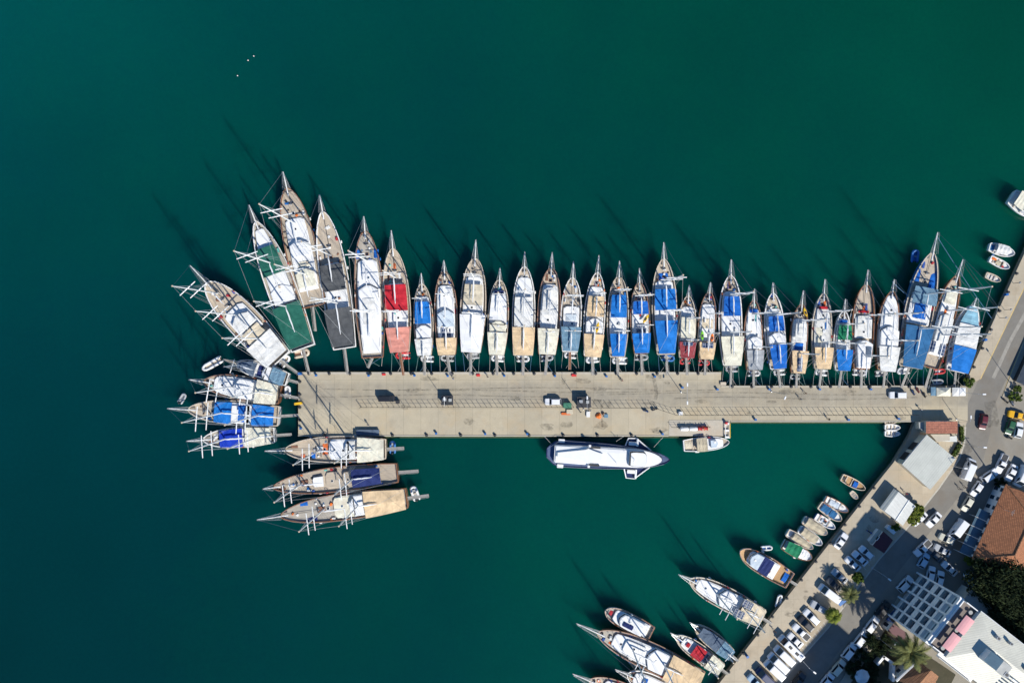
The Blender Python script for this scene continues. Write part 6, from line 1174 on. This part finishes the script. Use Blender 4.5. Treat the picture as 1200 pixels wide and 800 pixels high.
cont('white tarpaulin sack pile in front of the booth', (689, 485), (.9, 1.4, .5), 'rubber_white', 'sack', 'sack'); cont('blue-grey fish box right of the orange net', (710, 487), (1.0, .9, .4), 'greyblue', 'crate', 'crate'); cont('rust-red drum crate on the pier edge between the red and blue gulets', (450, 438.5), (.9, .5, .4), 'plastic_red', 'crate', 'crate'); cont('pink-red crate on the pier edge near the brown gulet', (560.5, 439.5), (.9, .6, .4), 'plastic_red', 'crate', 'crate'); cont('red fish crate on the pier edge south of the cream-awning gulet', (672.5, 439.5), (1.2, .6, .4), 'plastic_red', 'crate', 'crate'); cont('pale wooden pallet box near the scooter on the narrow pier', (847, 449.2), (1.4, .8, .5), 'rail_pale', 'crate', 'crate')
cont('white cylinder-lidded cabinet beside the maroon kiosk', (1042, 619), (2.4, 1.2, 1.2), 'rubber_white', 'cabinet', 'cabinet', rz=-.7); cont('blue waste bin by the round palm', (985, 704), (2.0, .9, 1.0), 'plastic_blue', 'bin', 'bin', rz=.7)
def net(label, c, r0, m, name='fishing_net'):
    p = W(c[0], c[1], G); b = MB(); R = []
    for rr, z in ((1, 0), (.95, .25), (.7, .5), (.35, .68), (.05, .75)): R.append([(r0 * rr * math.cos(a) * (1 + .18 * math.sin(3 * a + rr * 4)), r0 * rr * math.sin(a) * (1 + .15 * math.cos(5 * a)), z * ru(.8, 1.1)) for a in [k * math.pi / 9 for k in range(18)]])
    b.loft(R, m); o = b.build(name, None, True); o.location = (p.x, p.y, G); tag(o, label, 'net')
net('orange heap of fishing net on the pier', (701.5, 487), .75, 'plastic_orange'); net('grey-brown heap of net beside the orange one', (707, 484.5), .4, 'teak_dark')
# ------------------------------------------------------------------ people
def person(label, c, face, shirt, legs, base=G, pose=0):
    """a standing or walking figure: one skinned mesh; hair, shirt and trousers by face height"""
    p = W(c[0], c[1], base + .9); J = [(0, 0, .95), (0, 0, 1.18), (0, 0, 1.42), (0, 0, 1.52), (.02, 0, 1.64), (.02, 0, 1.74)]; Rr = [.15, .14, .15, .06, .095, .08]; E = [(0, 1), (1, 2), (2, 3), (3, 4), (4, 5)]
    sw = .22 if pose else .05
    for sg in (1, -1):
        o = len(J); J += [(0, sg * .1, .9), (sw * sg * .6, sg * .1, .5), (sw * sg, sg * .1, .09), (sw * sg + .17, sg * .11, .04)]; Rr += [.1, .065, .045, .04]; E += [(0, o), (o, o + 1), (o + 1, o + 2), (o + 2, o + 3)]
        o = len(J); J += [(0, sg * .2, 1.4), (-sw * sg * .5, sg * .25, 1.12), (-sw * sg * .5 + .12, sg * .24, .88), (-sw * sg * .5 + .17, sg * .24, .78)]; Rr += [.06, .045, .035, .04]; E += [(2, o), (o, o + 1), (o + 1, o + 2), (o + 2, o + 3)]
    me = bpy.data.meshes.new('person'); me.from_pydata(J, E, []); ob = bpy.data.objects.new('person', me); COL.objects.link(ob); md = ob.modifiers.new('skin', 'SKIN'); sv = me.skin_vertices[0].data
    for i, r in enumerate(Rr): sv[i].radius = (r, r)
    sv[0].use_root = True; ob.modifiers.new('sub', 'SUBSURF').levels = 1; ob.modifiers['sub'].render_levels = 1
    dg = bpy.context.evaluated_depsgraph_get(); nm = bpy.data.meshes.new_from_object(ob.evaluated_get(dg)); ob.modifiers.clear(); ob.data = nm
    for m in (shirt, legs, 'skin', 'dark'): nm.materials.append(MATS[m])
    for f in nm.polygons:
        z = f.center.z; y = abs(f.center.y); f.material_index = 3 if z > 1.69 or (z > 1.58 and f.center.x < -.03) or z < .07 else 2 if z > 1.49 or (y > .19 and z < 1.14) else 1 if z < .97 and y < .19 else 0; f.use_smooth = True
    ob.location = (p.x, p.y, base); ob.rotation_euler = (0, 0, face); tag(ob, label, 'person', 'people on the pier')
simple('skin', (.42, .24, .16), .6, .1, 3)
for a in [('person in blue walking beside the pale moored gulets', (531, 443.5), .4, 'plastic_blue', 'dark', G, 1), ('person in a dark shirt near the navy-cushion gulet', (571.5, 441.5), 1.0, 'dark', 'navy', G, 1), ('person in grey alone on the pier head', (431, 498), 2.0, 'grey', 'navy', G, 1), ('person in a maroon top walking near the blue-awning gulets', (729, 445.5), .5, 'darkred', 'dark', G, 1), ('person walking just behind the one in maroon', (727, 443.5), .5, 'slate', 'dark', G, 1),
          ('person in beige sorting the fishing gear', (680.5, 483), 1.5, 'beige', 'grey', G, 0), ('person in a white shirt by the fishing net', (692, 481), 2.5, 'white', 'navy', G, 0), ('person in brown on the narrow pier', (944, 460.5), .8, 'cushion_brown', 'dark', G, 1), ('person in grey a little below the one in brown', (938.5, 467.5), .8, 'slate', 'dark', G, 1), ('person in dark clothes at the south edge of the narrow pier', (971.5, 491), 3.0, 'dark', 'dark', G, 0),
          ('person in red near the quay kiosk', (1062, 578), 1.0, 'plastic_red', 'navy', G, 1), ('person crossing the road near the metal shed, on the left', (1126, 573), 1.0, 'slate', 'dark', R_, 1), ('person crossing the road near the metal shed, on the right', (1132, 571), 1.0, 'dark', 'dark', R_, 1), ('person on the quay beside the parking strip', (908, 739.5), 1.0, 'cushion_brown', 'dark', G, 1), ('person in white on the pier near the terracotta building', (1080, 480), 1.4, 'white', 'navy', G, 1)]: person(*a)
# floats on the open water
for x, y, l in ((278.5, 89, 'small white float alone, lower left of the two others'), (290.8, 71, 'small white float left of a pair on the open water'), (297.5, 66, 'small white float right of a pair on the open water')):
    p = W(x, y); r = thing('float', l, 'float', (p.x, p.y, 0), 0, 'white floats far out on the water'); b = MB(); b.lathe((0, 0, -.15), [(.05, 0), (.12, .1), (.15, .25), (.12, .4), (.06, .46)], 'rubber_white', 10); b.build('ball', r, True); b = MB(); b.tube((0, 0, .3), (0, 0, .46), .04, 'dark'); b.build('eye', r)
# ------------------------------------------------------------------ light, camera
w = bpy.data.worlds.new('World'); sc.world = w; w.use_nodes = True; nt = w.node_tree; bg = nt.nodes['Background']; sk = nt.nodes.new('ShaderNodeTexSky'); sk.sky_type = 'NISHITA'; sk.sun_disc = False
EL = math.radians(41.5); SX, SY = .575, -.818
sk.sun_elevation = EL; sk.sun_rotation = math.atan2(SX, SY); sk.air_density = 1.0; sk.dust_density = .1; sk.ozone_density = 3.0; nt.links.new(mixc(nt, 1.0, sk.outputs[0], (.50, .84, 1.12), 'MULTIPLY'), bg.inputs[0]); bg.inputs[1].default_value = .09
l = bpy.data.lights.new('sun', 'SUN'); l.energy = 5.0; l.angle = math.radians(.7); l.color = (1, .95, .86); lo = bpy.data.objects.new('sun', l); COL.objects.link(lo)
lo.rotation_euler = Vector((-SX * math.cos(EL), -SY * math.cos(EL), -math.sin(EL))).to_track_quat('-Z', 'Y').to_euler(); lo.location = (60, -80, 120)
cd = bpy.data.cameras.new('camera'); cam = bpy.data.objects.new('camera', cd); COL.objects.link(cam); cam.location = (0, 0, H); cam.rotation_euler = (0, 0, 0); cd.sensor_width = 36; cd.lens = 36 * H / (1200 * S); cd.clip_end = 5000; sc.camera = cam
sc.view_settings.view_transform = 'Standard'; sc.view_settings.look = 'None'; sc.view_settings.gamma = 1; sc.view_settings.use_curve_mapping = False; sc.view_settings.exposure = 0.15
sc.cycles.volume_bounces = 1; sc.cycles.max_bounces = 6; sc.cycles.transparent_max_bounces = 12
